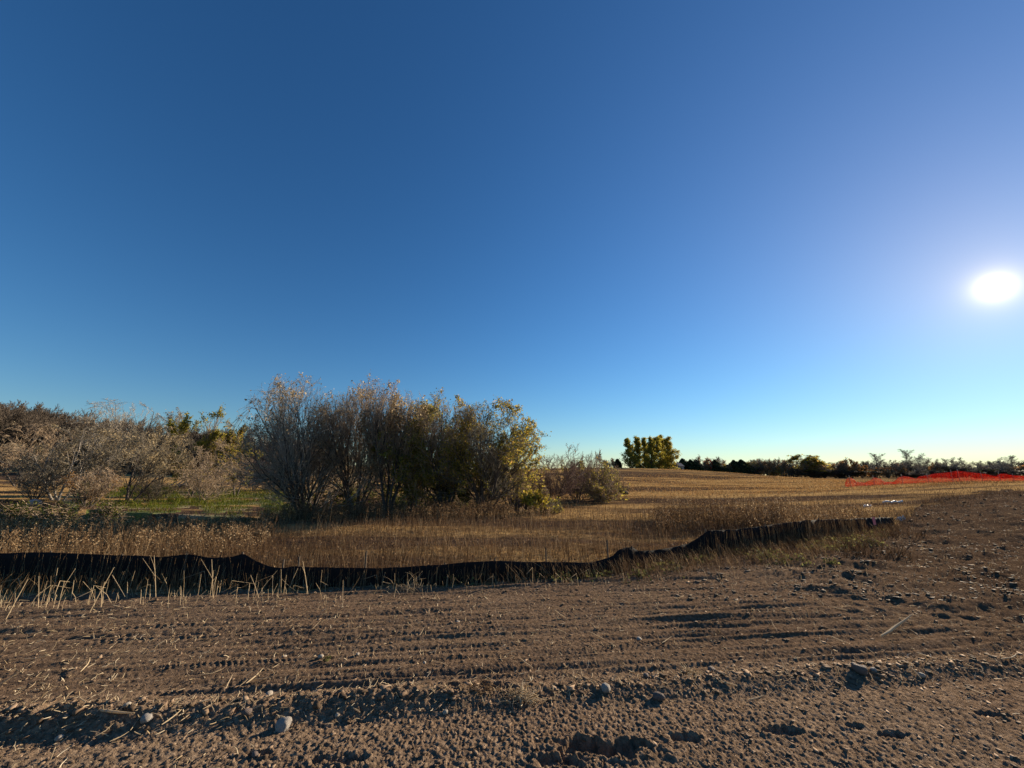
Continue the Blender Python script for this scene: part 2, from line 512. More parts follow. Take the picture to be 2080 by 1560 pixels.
M = {
    'soil': soil_material(), 'field': field_material(), 'meadow': meadow_material(),
    'clod': plant('soil_clod', [(0, (.07, .048, .031)), (.6, (.175, .12, .078)), (1, (.30, .215, .143))], 0, .9),
    'clod_dark': plant('dark_clod', [(0, (.035, .027, .020)), (.6, (.085, .065, .049)), (1, (.16, .125, .095))], 0, .9),
    'bark': simple('bark', (.045, .036, .030), (.12, .10, .085), 6, .9, .2, .02),
    'bark_pale': simple('pale_bark', (.20, .17, .14), (.38, .34, .29), 6, .9, .2, .02),
    'twig_grey': plant('grey_twigs', [(0, (.16, .135, .105)), (.6, (.32, .275, .215)), (1, (.48, .43, .35))], 0, .8),
    'twig_brown': plant('brown_twigs', [(0, (.16, .115, .075)), (.6, (.32, .235, .155)), (1, (.50, .39, .27))], 0, .8),
    'twig_far': plant('far_twigs', [(0, (.040, .030, .023)), (.6, (.085, .067, .050)), (1, (.155, .125, .095))], 0, .8),
    'twig_tan': plant('tan_twigs', [(0, (.095, .080, .055)), (.6, (.20, .17, .122)), (1, (.34, .295, .22))], 0, .8),
    'twig_purple': plant('purple_twigs', [(0, (0.081, 0.051, 0.043)), (.6, (0.169, 0.108, 0.088)), (1, (0.284, 0.196, 0.155))], 0, .8),
    'leaf_olive': plant('olive_leaves', [(0, (.11, .105, .022)), (.5, (.27, .23, .04)), (.85, (.42, .32, .06)), (1, (.45, .26, .09))], .65),
    'leaf_yellow': plant('yellow_leaves', [(0, (.16, .14, .02)), (.5, (.34, .27, .03)), (1, (.50, .38, .06))]),
    'leaf_gold': plant('gold_green_leaves', [(0, (.14, .14, .026)), (.5, (.33, .29, .045)), (1, (.52, .41, .08))], .6),
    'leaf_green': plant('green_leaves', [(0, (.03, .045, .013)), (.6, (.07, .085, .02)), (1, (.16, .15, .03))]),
    'leaf_tan': plant('tan_leaves', [(0, (.17, .12, .065)), (.6, (.36, .275, .15)), (1, (.55, .45, .28))], .6),
    'leaf_rust': plant('rust_leaves', [(0, (.15, .07, .025)), (.6, (.30, .15, .045)), (1, (.44, .26, .09))], .5),
    'leaf_red': plant('red_leaves', [(0, (.22, .03, .02)), (1, (.45, .09, .04))]),
    'needle': plant('dark_needles', [(0, (.022, .030, .016)), (.7, (.05, .065, .032)), (1, (.085, .095, .045))], .3),
    'stubble_gold': plant('gold_stubble', [(0, (.26, .155, .06)), (.5, (.54, .355, .145)), (1, (.76, .55, .28))], .5),
    'weed': plant('dry_weeds', [(0, (.10, .058, .030)), (.45, (.23, .145, .074)), (.8, (.40, .27, .14)), (1, (.62, .48, .29))], .4),
    'weed_dark': plant('dark_weeds', [(0, (.065, .036, .02)), (.6, (.16, .095, .048)), (1, (.32, .21, .11))], .35),
    'straw': plant('straw', [(0, (.36, .27, .16)), (.6, (.60, .48, .31)), (1, (.78, .68, .50))], .4),
    'grass': plant('green_grass', [(0, (.075, .10, .012)), (.6, (.18, .215, .024)), (1, (.36, .33, .06))], .5),
    'sprout': plant('weed_leaves', [(0, (.055, .050, .020)), (.6, (.12, .115, .04)), (1, (.26, .25, .09))]),
    'fabric': simple('black_fabric', (.010, .010, .011), (.018, .017, .018), 14, .9, .08, .01, 60),
    'stake': simple('weathered_stake', (.05, .04, .03), (.13, .10, .075), 20, .9, .2),
    'stake_pale': simple('pale_stake', (.30, .26, .20), (.46, .41, .33), 20, .9, .2),
    'stone': simple('stone', (.20, .175, .15), (.42, .38, .33), 14, .85, .3, .012, 45),
    'stone_pale': simple('pale_stone', (.28, .235, .18), (.46, .40, .32), 14, .85, .3, .010, 45),
    'stone_brown': simple('brown_stone', (.10, .075, .062), (.20, .155, .13), 14, .85, .3, .010, 45),
    'net': plant('orange_net', [(0, (.72, .07, .03)), (.7, (.90, .13, .05)), (1, (.95, .26, .12))], .5, .5),
    'white': simple('white_sheet', (.70, .70, .68), (.84, .83, .81), 9, .5, .4),
    'pink': simple('pink_tape', (.70, .16, .17), (.80, .22, .22), 9, .5, .4),
    'wall': simple('pale_siding', (.20, .205, .21), (.27, .275, .28), 2, .8, .3),
    'roof': simple('grey_shingles', (.10, .10, .11), (.16, .16, .17), 3, .9, .2),
    'window': simple('window_glass', (.03, .035, .04), (.05, .055, .06), 2, .2, .5),
}

# ------------------------------------------------------------------ ground
A = math.radians
th = np.concatenate([np.linspace(-math.pi, -A(64), 40)[:-1], np.linspace(-A(64), A(64), 930), np.linspace(A(64), math.pi, 40)[1:]])
rr = np.concatenate([np.geomspace(.12, 2.0, 26)[:-1], np.geomspace(2.0, 7.6, 410)[:-1], np.geomspace(7.6, 34, 150)[:-1], np.geomspace(34, 1400, 110)])
TH, RR = np.meshgrid(th, rr)
GX, GY = RR * np.sin(TH), RR * np.cos(TH)
GZ = ground(GX, GY)
V = np.stack([GX, GY, GZ], -1).reshape(-1, 3)
nr, nc = TH.shape
I = (np.arange(nr - 1)[:, None] * nc + np.arange(nc - 1)[None]).ravel()
Q = np.stack([I, I + 1, I + nc + 1, I + nc], -1)[:, ::-1]
mx, my = V[Q].mean(1)[:, 0], V[Q].mean(1)[:, 1]
s_, r_ = is_soil(mx, my)
th_ = np.arctan2(mx, my)
c_ = CX + F / math.cos(PITCH) * np.tan(np.clip(th_, -1.2, 1.2))
wob = 2.5 * fbm(mx * .15, my * .15, 2, 80)
meadow = (my > 23 + wob) & (my < 41 + wob) & (c_ > 150 + 18 * wob) & (c_ < 640) & (np.abs(th_) < 1.2) & (fbm(mx * .45, my * .5, 3, 77) < .12)


def sub_ground(name, mask, mat):
    q = Q[mask]
    used, inv = np.unique(q, return_inverse=True)
    return tag(link_mesh(name, mesh(name, V[used], inv.reshape(-1, 4), True), mat), kind='structure')


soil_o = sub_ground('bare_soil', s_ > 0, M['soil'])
field_o = sub_ground('stubble_field', (s_ <= 0) & ~meadow, M['field'])
mead_o = sub_ground('meadow', (s_ <= 0) & meadow, M['meadow'])

# ------------------------------------------------------------------ shapes
def unit(a):
    return a / np.maximum(np.linalg.norm(a, axis=-1, keepdims=True), 1e-9)


def tubes(pts, rad, sides=4):
    """N tubes of K points each -> quads."""
    N, K, _ = pts.shape
    t = unit(np.gradient(pts, axis=1))
    ref = np.where(np.abs(t[..., 2:3]) > .9, np.array([1., 0, 0]), np.array([0, 0, 1.]))
    u = unit(np.cross(t, ref))
    w = np.cross(t, u)
    a = np.arange(sides) / sides * 2 * math.pi
    ring = u[:, :, None] * np.cos(a)[None, None, :, None] + w[:, :, None] * np.sin(a)[None, None, :, None]
    v = (pts[:, :, None] + ring * rad[:, :, None, None]).reshape(-1, 3)
    n, k, s = np.meshgrid(np.arange(N), np.arange(K - 1), np.arange(sides), indexing='ij')
    b = (n * K + k) * sides
    s2 = (s + 1) % sides
    f = np.stack([b + s, b + s2, b + sides + s2, b + sides + s], -1).reshape(-1, 4)
    return v, f


def leaves(c, size, r, flat=0.0):
    """Diamond-shaped leaves at c in random directions."""
    n = len(c)
    d = unit(r.normal(size=(n, 3)) * np.array([1, 1, 1 - flat]))
    e = unit(np.cross(d, r.normal(size=(n, 3))))
    s = (size * r.uniform(.6, 1.35, n))[:, None]
    v = np.stack([c - d * s * .5, c + e * s * .34, c + d * s * .55, c - e * s * .34], 1).reshape(-1, 3)
    return v, np.arange(4 * n).reshape(-1, 4)


def grow(st, d, ln, K, wig, trop, r):
    p = [st]
    cur = unit(d)
    for k in range(K):
        cur = unit(cur + wig * r.normal(size=cur.shape) + np.array([0, 0, trop]))
        p.append(p[-1] + cur * (ln / K)[:, None])
    return np.stack(p, 1)


def spawn(pts, n, t0, t1, ang, angs, r):
    """n children on each parent; returns start, direction, parameter and parent index."""
    N, K, _ = pts.shape
    par = np.repeat(np.arange(N), n)
    t = t0 + (t1 - t0) * ((np.tile(np.arange(n), N) + r.random(N * n)) / n)
    x = t * (K - 1) * .9999
    i = x.astype(int)
    f = (x - i)[:, None]
    p = pts[par, i] * (1 - f) + pts[par, i + 1] * f
    tan = unit(pts[par, i + 1] - pts[par, i])
    per = unit(np.cross(tan, r.normal(size=tan.shape)))
    a = np.radians(ang + angs * r.normal(size=len(t)))[:, None]
    return p, unit(tan * np.cos(a) + per * np.sin(a)), t, par


def tree_geo(seed, h, w, stems=5, spread=28, n=(11, 9, 7), ang=(42, 40, 38), lr=(.50, .42, .42), trop=(.05, .10, .08), t0=.22, r0=.07,
             twig=.006, wig=.10, lean=(0, 0), stem_len=.82, dome=False):
    """Trunk, twigs and twig points of a tree h high and w wide, standing at the origin."""
    r = np.random.default_rng(seed)
    az = (np.arange(stems) + r.random(stems) * .7) / stems * 2 * math.pi
    sp = np.radians(spread * np.sqrt(r.uniform(.08, 1, stems)))
    if stems == 1:
        sp[:] = np.radians(.5)
    d = np.stack([np.sin(sp) * np.cos(az) + lean[0], np.sin(sp) * np.sin(az) + lean[1], np.cos(sp)], -1)
    st = np.stack([np.cos(az), np.sin(az), az * 0], -1) * (r0 * 1.2 if stems > 1 else 0)
    st[:, 2] = -.15
    L = np.full(stems, h * stem_len) * r.uniform(.9, 1.05, stems) * (1 - .32 * (sp / max(np.radians(spread), .01)) ** 2 * (stems > 1))
    P0 = grow(st, d, L, 8, wig * (.8 if stems > 1 else .15), trop[0], r)
    R0 = r0 * np.linspace(1, .22, 9)[None] * r.uniform(.7, 1.1, stems)[:, None]
    R0[:, 0] *= 1.25
    lev = [P0]
    prev, plen, prad = P0, L, R0
    rads = [R0]
    for k in range(len(n)):
        s, dd, t, par = spawn(prev, n[k], t0 if k == 0 else .15, 1.0, ang[k], 9, r)
        ln = plen[par] * lr[k] * (1.15 - (.85 if stems == 1 and k == 0 else .55) * t) * r.uniform(.6, 1.25, len(t))
        K = (5, 3, 1, 1)[k] if k == len(n) - 1 or k < 2 else 2
        pts = grow(s, dd, ln, K, wig, trop[min(k + 1, len(trop) - 1)], r)
        x = t * (prad.shape[1] - 1) * .999
        pr = prad[par, x.astype(int)]
        ra = np.maximum(pr * .55, twig)[:, None] * np.linspace(1, .35, K + 1)[None]
        ra = np.maximum(ra, twig * .5)
        lev.append(pts)
        rads.append(ra)
        prev, plen, prad = pts, ln, ra
    allp = lev[-1].reshape(-1, 3)
    cur_h = np.percentile(allp[:, 2], 99.3)
    cur_w = max(np.percentile(np.abs(allp[:, 0] - np.median(allp[:, 0])), 97), np.percentile(np.abs(allp[:, 1] - np.median(allp[:, 1])), 97)) * 2
    sz, sx = h / cur_h, w / cur_w
    S = np.array([sx, sx, sz * (1.10 if dome else 1)])
    for p in lev:
        p *= S
        if dome:                                     # a rounded top: long leaders are held back to the crown's curve
            q = np.hypot(p[..., 0] - lean[0] * h * .5, p[..., 1] - lean[1] * h * .5) / (w * .54)
            top = h * (.42 + .56 * np.sqrt(np.clip(1 - q ** 2, 0.02, 1)))
            ex = p[..., 2] - top
            p[..., 2] = np.where(ex > 0, top + .42 * ex, p[..., 2])
    trunk = join([tubes(lev[0], rads[0], 7), tubes(lev[1], rads[1], 5)])
    sides = (4, 3, 3)
    tw = [tubes(lev[k], rads[k], sides[min(k - 2, 2)]) for k in range(2, len(lev))]
    return dict(trunk=trunk, twigs=join(tw) if tw else None, tips=lev[-1], mid=lev[-2], rng=r, h=h)


def build_tree(name, g, loc, label, cat, group=None, bark='bark', twig='twig_brown', leaf=None, nleaf=0, lsize=.07, lmask=None, jit=.06, rz=0.0, top_leaves=0):
    root = empty(name, loc, label, cat, group, rz)
    link_mesh('trunk', mesh('trunk', *g['trunk'], True), M[bark], root)
    if g['twigs'] is not None:
        tag(link_mesh('branches', mesh('branches', *g['twigs'], True), M[twig], root), kind='stuff')
    if leaf and nleaf:
        r = g['rng']
        T = g['tips']
        i = r.integers(0, len(T), nleaf * 3)
        t = r.random(nleaf * 3)[:, None]
        c = T[i, 0] * (1 - t) + T[i, -1] * t + r.normal(size=(nleaf * 3, 3)) * jit
        # leaves hang in clumps: keep where a slow 3-D pattern is high
        dens = .6 * vnoise(c[:, 0] * .9 + c[:, 2] * .4, c[:, 1] * .9 - c[:, 2] * .7, 3) + .5 * r.random(len(c))
        if lmask is not None:
            dens = dens + lmask(c)
        c = c[np.argsort(-dens)[:nleaf]]
        if top_leaves:
            z = T[:, -1, 2]
            j = np.argsort(-z + r.random(len(z)) * .2 * g['h'])[:top_leaves]
            c = np.concatenate([c, T[j, -1] + r.normal(size=(top_leaves, 3)) * .03])
        tag(link_mesh('foliage', mesh('foliage', *leaves(c, lsize, r)), M[leaf], root), kind='stuff')
    return root


def place(px, Y):
    """Ground point at forward distance Y seen in column px."""
    z = 0.0
    for _ in range(4):
        x = at(px, Y, z)
        z = float(ground(x, Y))
    return np.array([x, Y, z])


def span(pxw, Y):
    return pxw * (Y * math.cos(PITCH)) / F


def height_to(py, p):
    return zpy(p[1], py) - p[2]


# ------------------------------------------------------------------ the large clump of multi-stemmed trees
NV, NB = (12, 9, 7), (10, 8, 6)
G1 = 'multi-stemmed trees of the large clump beyond the weeds'
clump = [
    # px, Y, top row, crown width px, stems, lean, seed, twig, leaf, count, label
    (618, 18.2, 778, 270, 11, (-.08, 0), 1, 'twig_grey', 'leaf_tan', 3000, 'greyish tan multi-stemmed tree at the left end of the large clump, branches sweeping left'),
    (722, 18.8, 776, 210, 10, (.02, 0), 2, 'twig_brown', 'leaf_tan', 6500, 'tall brown tree with sparse brown leaves, second from the left in the large clump'),
    (785, 17.8, 792, 160, 7, (.12, 0), 3, 'twig_brown', 'leaf_tan', 4500, 'brown tree with dark trunk leaning right, in the middle of the large clump'),
    (838, 19.0, 822, 150, 8, (0, 0), 4, 'twig_brown', 'leaf_gold', 12000, 'olive green leafy tree with a rounded top in the middle of the large clump'),
    (905, 18.4, 806, 180, 9, (-.02, 0), 5, 'twig_brown', 'leaf_olive', 11000, 'half bare olive tree between the rounded leafy tree and the right end of the clump'),
    (985, 18.0, 818, 205, 11, (.05, 0), 6, 'twig_tan', 'leaf_olive', 14000, 'bushy olive tan tree at the right end of the clump, leafy tips against sky'),
    (1040, 19.5, 902, 120, 6, (.06, 0), 7, 'twig_brown', 'leaf_gold', 3800, 'low yellowish tree under the right edge of the large clump'),
]
for px, Y, top, wpx, st, lean, seed, tw, lf, nl, lab in clump:
    p = place(px, Y)
    hgt = height_to(top, p)
    g = tree_geo(seed, hgt, span(wpx, Y), st, 36 if seed != 1 else 42, (14, 10, 8) if wpx > 175 else (12, 9, 7), lean=lean, dome=True, r0=.06 if hgt > 4 else .035, twig=.0046, lr=(.62, .52, .50),
                 ang=(46, 38, 30), trop=(.03, .08, .13, .16), t0=.10 if seed == 1 else .20, wig=.12)
    if seed == 1:
        rl = np.random.default_rng(71)
        m = 26
        d0 = np.stack([-np.ones(m), rl.normal(size=m) * .5, rl.uniform(.05, .75, m)], -1)
        b1 = grow(np.stack([rl.normal(size=m) * .15, rl.normal(size=m) * .15, rl.uniform(.3, 2.2, m)], -1), d0, rl.uniform(1.6, 3.0, m), 6, .07, .0, rl)
        s2, d2, t2, _ = spawn(b1, 9, .2, 1, 32, 9, rl)
        b2 = grow(s2, d2, rl.uniform(.5, 1.1, len(t2)), 3, .09, .04, rl)
        s3, d3, t3, _ = spawn(b2, 6, .2, 1, 32, 9, rl)
        b3 = grow(s3, d3, rl.uniform(.2, .5, len(t3)), 1, .08, .06, rl)
        g['twigs'] = join([g['twigs'], tubes(b1, np.full((m, 7), .016) * np.linspace(1, .35, 7)[None], 4), tubes(b2, np.full((len(t2), 4), .006), 3), tubes(b3, np.full((len(t3), 2), .0042), 3)])
    build_tree('leafy_tree' if nl > 2500 else 'bare_tree', g, p, lab, 'tree', G1, 'bark', tw, lf, nl, .085, top_leaves=160 if seed in (2, 5, 6) else 40,
               lmask=(lambda c: .5 * np.sign(c[:, 0]) * 0 + .12 * c[:, 0]) if seed == 6 else None)

# undergrowth between and behind the trunks
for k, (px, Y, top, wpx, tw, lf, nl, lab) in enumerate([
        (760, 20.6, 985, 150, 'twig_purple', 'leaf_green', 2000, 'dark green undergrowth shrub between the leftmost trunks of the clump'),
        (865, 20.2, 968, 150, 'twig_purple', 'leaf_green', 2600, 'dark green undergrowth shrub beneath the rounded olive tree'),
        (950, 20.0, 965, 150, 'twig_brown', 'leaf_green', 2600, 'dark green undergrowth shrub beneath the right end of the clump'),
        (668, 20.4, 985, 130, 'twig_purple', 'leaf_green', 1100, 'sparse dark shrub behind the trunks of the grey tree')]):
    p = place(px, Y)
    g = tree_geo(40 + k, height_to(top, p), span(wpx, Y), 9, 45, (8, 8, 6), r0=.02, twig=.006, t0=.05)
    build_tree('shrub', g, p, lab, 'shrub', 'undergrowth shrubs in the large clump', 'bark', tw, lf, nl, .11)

# ------------------------------------------------------------------ shrubs right of the clump
shr = [
    (1120, 21.5, 914, 120, 9, 'twig_purple', 'leaf_rust', 420, .06, 'round greyish purple leafless shrub right of the large clump'),
    (1172, 23.5, 925, 100, 8, 'twig_purple', 'leaf_olive', 700, .07, 'greyish purple shrub with a few dark leaves on top, left of the olive bush'),
    (1196, 27.0, 917, 62, 5, 'twig_brown', 'leaf_green', 900, .13, 'small dark leafed tree rising behind the purple shrubs'),
    (1212, 25.5, 938, 70, 7, 'twig_brown', 'leaf_yellow', 1500, .09, 'yellow leafed shrub between the purple shrubs and the olive bush'),
    (1243, 26.0, 944, 56, 8, 'twig_brown', 'leaf_gold', 2400, .09, 'rounded olive green bush at the right end of the thicket'),
    (1224, 23.5, 975, 60, 8, 'twig_brown', 'leaf_olive', 900, .07, 'low drab brush in front of the rounded olive bush'),
    (1086, 17.4, 993, 60, 9, 'twig_brown', 'leaf_yellow', 3400, .10, 'small bright yellow bush at the foot of the large clump'),
    (1118, 17.6, 1014, 46, 8, 'twig_tan', 'leaf_gold', 700, .06, 'low yellowish green brush right of the bright yellow bush'),
    (1060, 17.2, 1004, 46, 7, 'twig_purple', 'leaf_olive', 300, .06, 'dark twiggy brush left of the bright yellow bush'),
]
for k, (px, Y, top, wpx, st, tw, lf, nl, ls, lab) in enumerate(shr):
    p = place(px, Y)
    g = tree_geo(60 + k, max(.5, height_to(top, p)), span(wpx, Y), st, 44, (11, 10, 8), r0=.022, twig=.0060, t0=.06, trop=(.06, .12, .10, .1))
    build_tree('shrub', g, p, lab, 'shrub', 'shrubs right of the large clump', 'bark', tw, lf, nl, ls)

# ------------------------------------------------------------------ trees on the left, beyond the ditch
left = [
    # name, px, Y, top, width px, stems, twig, leaf, n, lsize, lean, label
    ('bare_tree', 118, 28.0, 868, 200, 5, 'twig_tan', 'leaf_tan', 2600, .10, (0, 0), 'tan twiggy tree with pale trunk above the brush pile at far left'),
    ('bare_tree', 255, 29.0, 862, 175, 3, 'twig_tan', 'leaf_tan', 3000, .10, (.20, 0), 'tan tree with a dark trunk leaning right, beside the rusty shrub'),
    ('bare_tree', 214, 36.0, 812, 150, 4, 'twig_grey', 'leaf_tan', 500, .09, (0, 0), 'taller leafless grey tree rising behind the tan trees on the left'),
    ('bare_tree', 318, 38.0, 834, 58, 3, 'twig_tan', 'leaf_tan', 1300, .10, (0, 0), 'narrow pale tree right of the taller grey tree'),
    ('bare_tree', 40, 38.0, 862, 150, 4, 'twig_brown', 'leaf_tan', 700, .10, (0, 0), 'brown leafless tree at the left edge before the hillside wood'),
    ('leafy_tree', 386, 35.5, 836, 66, 2, 'twig_brown', 'leaf_gold', 5200, .14, (0, 0), 'tall narrow yellow green tree behind the willow bush'),
    ('leafy_tree', 438, 36.0, 862, 74, 3, 'twig_brown', 'leaf_olive', 5200, .14, (0, 0), 'olive green tree right of the tall narrow yellow green one'),
    ('leafy_tree', 478, 37.0, 880, 54, 3, 'twig_brown', 'leaf_gold', 4000, .14, (0, 0), 'small yellow green tree nearest the left side of the large clump'),
    ('shrub', 410, 31.5, 900, 130, 9, 'twig_brown', 'leaf_olive', 900, .07, (.12, 0), 'dark olive willow bush with stems fanning to the right'),
    ('shrub', 512, 43.0, 905, 110, 9, 'twig_purple', None, 0, .07, (0, 0), 'dark purple leafless thicket left of the large clump'),
    ('shrub', 575, 44.0, 895, 110, 9, 'twig_purple', None, 0, .07, (0, 0), 'dark purple leafless thicket behind the grey tree'),
    ('shrub', 178, 25.5, 950, 82, 8, 'twig_brown', 'leaf_rust', 1500, .075, (0, 0), 'rust orange leafed shrub between the two tan trees'),
    ('shrub', 70, 27.0, 930, 100, 7, 'twig_tan', 'leaf_tan', 700, .08, (0, 0), 'low tan brush behind the brush pile'),
    ('shrub', 305, 31.0, 962, 70, 8, 'twig_tan', 'leaf_tan', 900, .08, (0, 0), 'low pale brush right of the leaning dark trunk'),
]
for k, (nm, px, Y, top, wpx, st, tw, lf, nl, ls, lean, lab) in enumerate(left):
    p = place(px, Y)
    sh = nm == 'shrub'
    g = tree_geo(80 + k, height_to(top, p), span(wpx, Y), st, 42 if sh else 32, (10, 9, 7) if sh else (14, 10, 8), r0=.03 if sh else .085, twig=.0085, lean=lean, dome=nm != 'leafy_tree',
                 t0=.06 if sh else .18, trop=(.05, .10, .08, .08))
    build_tree(nm, g, p, lab, 'shrub' if sh else 'tree', 'shrubs beyond the ditch' if sh else 'trees beyond the ditch on the left',
               'bark_pale' if k == 0 else 'bark', tw, lf, nl, ls, jit=.10)

# far-off woods that read as one mass: trees repeated on points
def wood(name, label, P, S, Z, protos):
    me = bpy.data.meshes.new(name)
    me.from_pydata([tuple(q) for q in P], [], [])
    for an, val in (('tree_scale', S), ('tree_turn', Z)):
        at_ = me.attributes.new(an, 'FLOAT_VECTOR', 'POINT')
        at_.data.foreach_set('vector', np.asarray(val, np.float32).ravel())
    o = link_mesh(name, me, None)
    ng = bpy.data.node_groups.new(name, 'GeometryNodeTree')
    ng.interface.new_socket('Geometry', in_out='INPUT', socket_type='NodeSocketGeometry')
    ng.interface.new_socket('Geometry', in_out='OUTPUT', socket_type='NodeSocketGeometry')
    N, L = ng.nodes, ng.links
    gi, go = N.new('NodeGroupInput'), N.new('NodeGroupOutput')
    g2i = N.new('GeometryNodeGeometryToInstance')
    for po in reversed(protos):
        oi = N.new('GeometryNodeObjectInfo')
        oi.inputs['Object'].default_value = po
        oi.transform_space = 'ORIGINAL'
        L.new(oi.outputs['Geometry'], g2i.inputs[0])
    iop = N.new('GeometryNodeInstanceOnPoints')
    iop.inputs['Pick Instance'].default_value = True
    ids = []
    for an, sock in (('tree_scale', 'Scale'), ('tree_turn', 'Rotation')):
        na = N.new('GeometryNodeInputNamedAttribute')
        na.data_type = 'FLOAT_VECTOR'
        na.inputs['Name'].default_value = an
        L.new(na.outputs['Attribute'], iop.inputs[sock])
    rv = N.new('FunctionNodeRandomValue')
    rv.data_type = 'INT'
    rv.inputs[4].default_value = 0
    rv.inputs[5].default_value = len(protos) - 1
    L.new(rv.outputs[2], iop.inputs['Instance Index'])
    L.new(gi.outputs[0], iop.inputs['Points'])
    L.new(g2i.outputs[0], iop.inputs['Instance'])
    L.new(iop.outputs[0], go.inputs[0])
    md = o.modifiers.new('wood', 'NODES')
    md.node_group = ng
    return tag(o, label, 'wood', kind='stuff')


r = np.random.default_rng(3)
hill_top = lambda px: np.interp(px, [-330, 0, 30, 60, 140, 330, 480, 640], [824, 833, 832, 842, 850, 868, 884, 892])
protos = []
for i, (px, Y, tw, lab) in enumerate([(12, 63, 'twig_far', 'brown leafless tree at the lower edge of the hillside wood, leftmost in the picture'), (66, 64, 'twig_far', 'dark leafless tree at the lower edge of the hillside wood near the left edge'),
                                      (500, 66, 'twig_far', 'leafless tree of the far wood just left of the large clump'), (545, 68, 'twig_tan', 'dark leafless tree of the far wood behind the left branches of the clump')]):
    p = place(px, Y)
    h = height_to(hill_top(px) + 20, p)
    g = tree_geo(120 + i, h, h * .75, 3, 24, (12, 10, 8), r0=.13, twig=.020, t0=.18, lr=(.5, .5, .5))
    o = build_tree('bare_tree', g, p, lab, 'tree', 'single trees at the edge of the hillside wood', 'bark', tw)
    one = join([g['trunk'], g['twigs']])
    k = link_mesh('branches', mesh('branches', *one, True), M[tw])
    bpy.data.objects.remove(o.children[1])
    k.parent = o
    k['kind'] = 'stuff'
    protos.append((k, h))
px = r.uniform(-330, 690, 230)
Y = r.uniform(62, 92, 230)
P = np.array([place(a, b) for a, b in zip(px, Y)])
hh = np.array([max(3.5, zpy(p[1], hill_top(a) + e) - p[2]) for p, a, e in zip(P, px, r.uniform(-2, 16, 230))])
S = np.stack([hh / 9, hh / 9, hh / 9 * .88], -1) * (9 / np.mean([h for k, h in protos]))
wood('hillside_wood', 'brown leafless wood covering the far hillside at the left', P, S, np.stack([px * 0, px * 0, r.uniform(0, 6.28, 230)], -1), [k for k, h in protos])
# low dark wood behind the single trees on the far right
px = r.uniform(1380, 2250, 260)
Y = r.uniform(225, 260, 260)
P = np.array([place(a, b) for a, b in zip(px, Y)])
rt = lambda q: np.interp(q, [1380, 1500, 1620, 1700, 1800, 2250], [938, 940, 944, 942, 945, 945])
hh = np.array([max(2.0, zpy(p[1], rt(a) + e) - p[2]) for p, a, e in zip(P, px, r.uniform(-3, 9, 260))])
S = np.stack([hh * 1.5, hh * 1.5, hh], -1) / np.mean([h for k, h in protos])
wood('distant_wood', 'low dark leafless wood along the horizon behind the far tree line on the right', P, S, np.stack([px * 0, px * 0, r.uniform(0, 6.28, 260)], -1), [k for k, h in protos])

# ------------------------------------------------------------------ row of poplars on the crest
for k, (px, top, w) in enumerate([(1281, 893, 26), (1298, 889, 25), (1312, 891, 22), (1324, 890, 22), (1338, 889, 25), (1351, 886, 24), (1366, 891, 26)]):
    Y = 112 + (k % 3) * 2.5
    p = place(px, Y)
    p = p - np.array([0, 0, 1.1])
    h = height_to(top, p)
    g = tree_geo(140 + k, h, span(w * 1.12, Y), 1, 4, (40, 8, 4), ang=(34, 34, 40), lr=(.20, .45, .5), trop=(.10, .10, .06, .06), t0=.01, r0=.16, twig=.02, stem_len=.98)
    lab = ['bushy poplar at the left end of the row on the hill crest', 'yellow green poplar second from the left in the hilltop row', 'slender poplar third from the left in the hilltop row',
           'most slender poplar in the middle of the hilltop row', 'poplar third from the right end of the hilltop row', 'tallest poplar, second from the right end of the hilltop row',
           'bright pale poplar with a visible trunk at the right end of the hilltop row'][k]
    build_tree('poplar_tree', g, p, lab, 'tree', 'row of yellow green poplars on the hill crest', 'bark_pale' if k == 6 else 'bark', 'twig_brown', 'leaf_yellow' if k == 6 else 'leaf_gold', 5200, .34, jit=.24, lmask=lambda c: 4 * np.random.default_rng(5).random(len(c)))

# ------------------------------------------------------------------ far tree line on the right
def conifer(name, p, h, w, seed, label):
    r = np.random.default_rng(seed)
    root = empty(name, p, label, 'tree', 'dark conifers of the far tree line')
    z = np.linspace(-.2, h * .97, 6)
    pts = np.stack([z * 0, z * 0, z], -1)[None]
    link_mesh('trunk', mesh('trunk', *tubes(pts, np.linspace(.22, .04, 6)[None], 6), True), M['bark'], root)
    n = 2600
    t = r.random(n) ** .9
    zz = h * (.06 + .94 * t)
    a = r.uniform(0, 6.28, n)
    rad = w * .5 * np.sin(math.pi * np.clip(1 - t, 0, 1) ** .9 * .62) * np.sqrt(r.random(n)) * (1 + .4 * np.sin(a * 3 + zz * 1.4)) + .1
    c = np.stack([rad * np.cos(a), rad * np.sin(a), zz], -1)
    tag(link_mesh('foliage', mesh('foliage', *leaves(c, .75, r)), M['needle'], root), kind='stuff')
    return root


kinds = {}


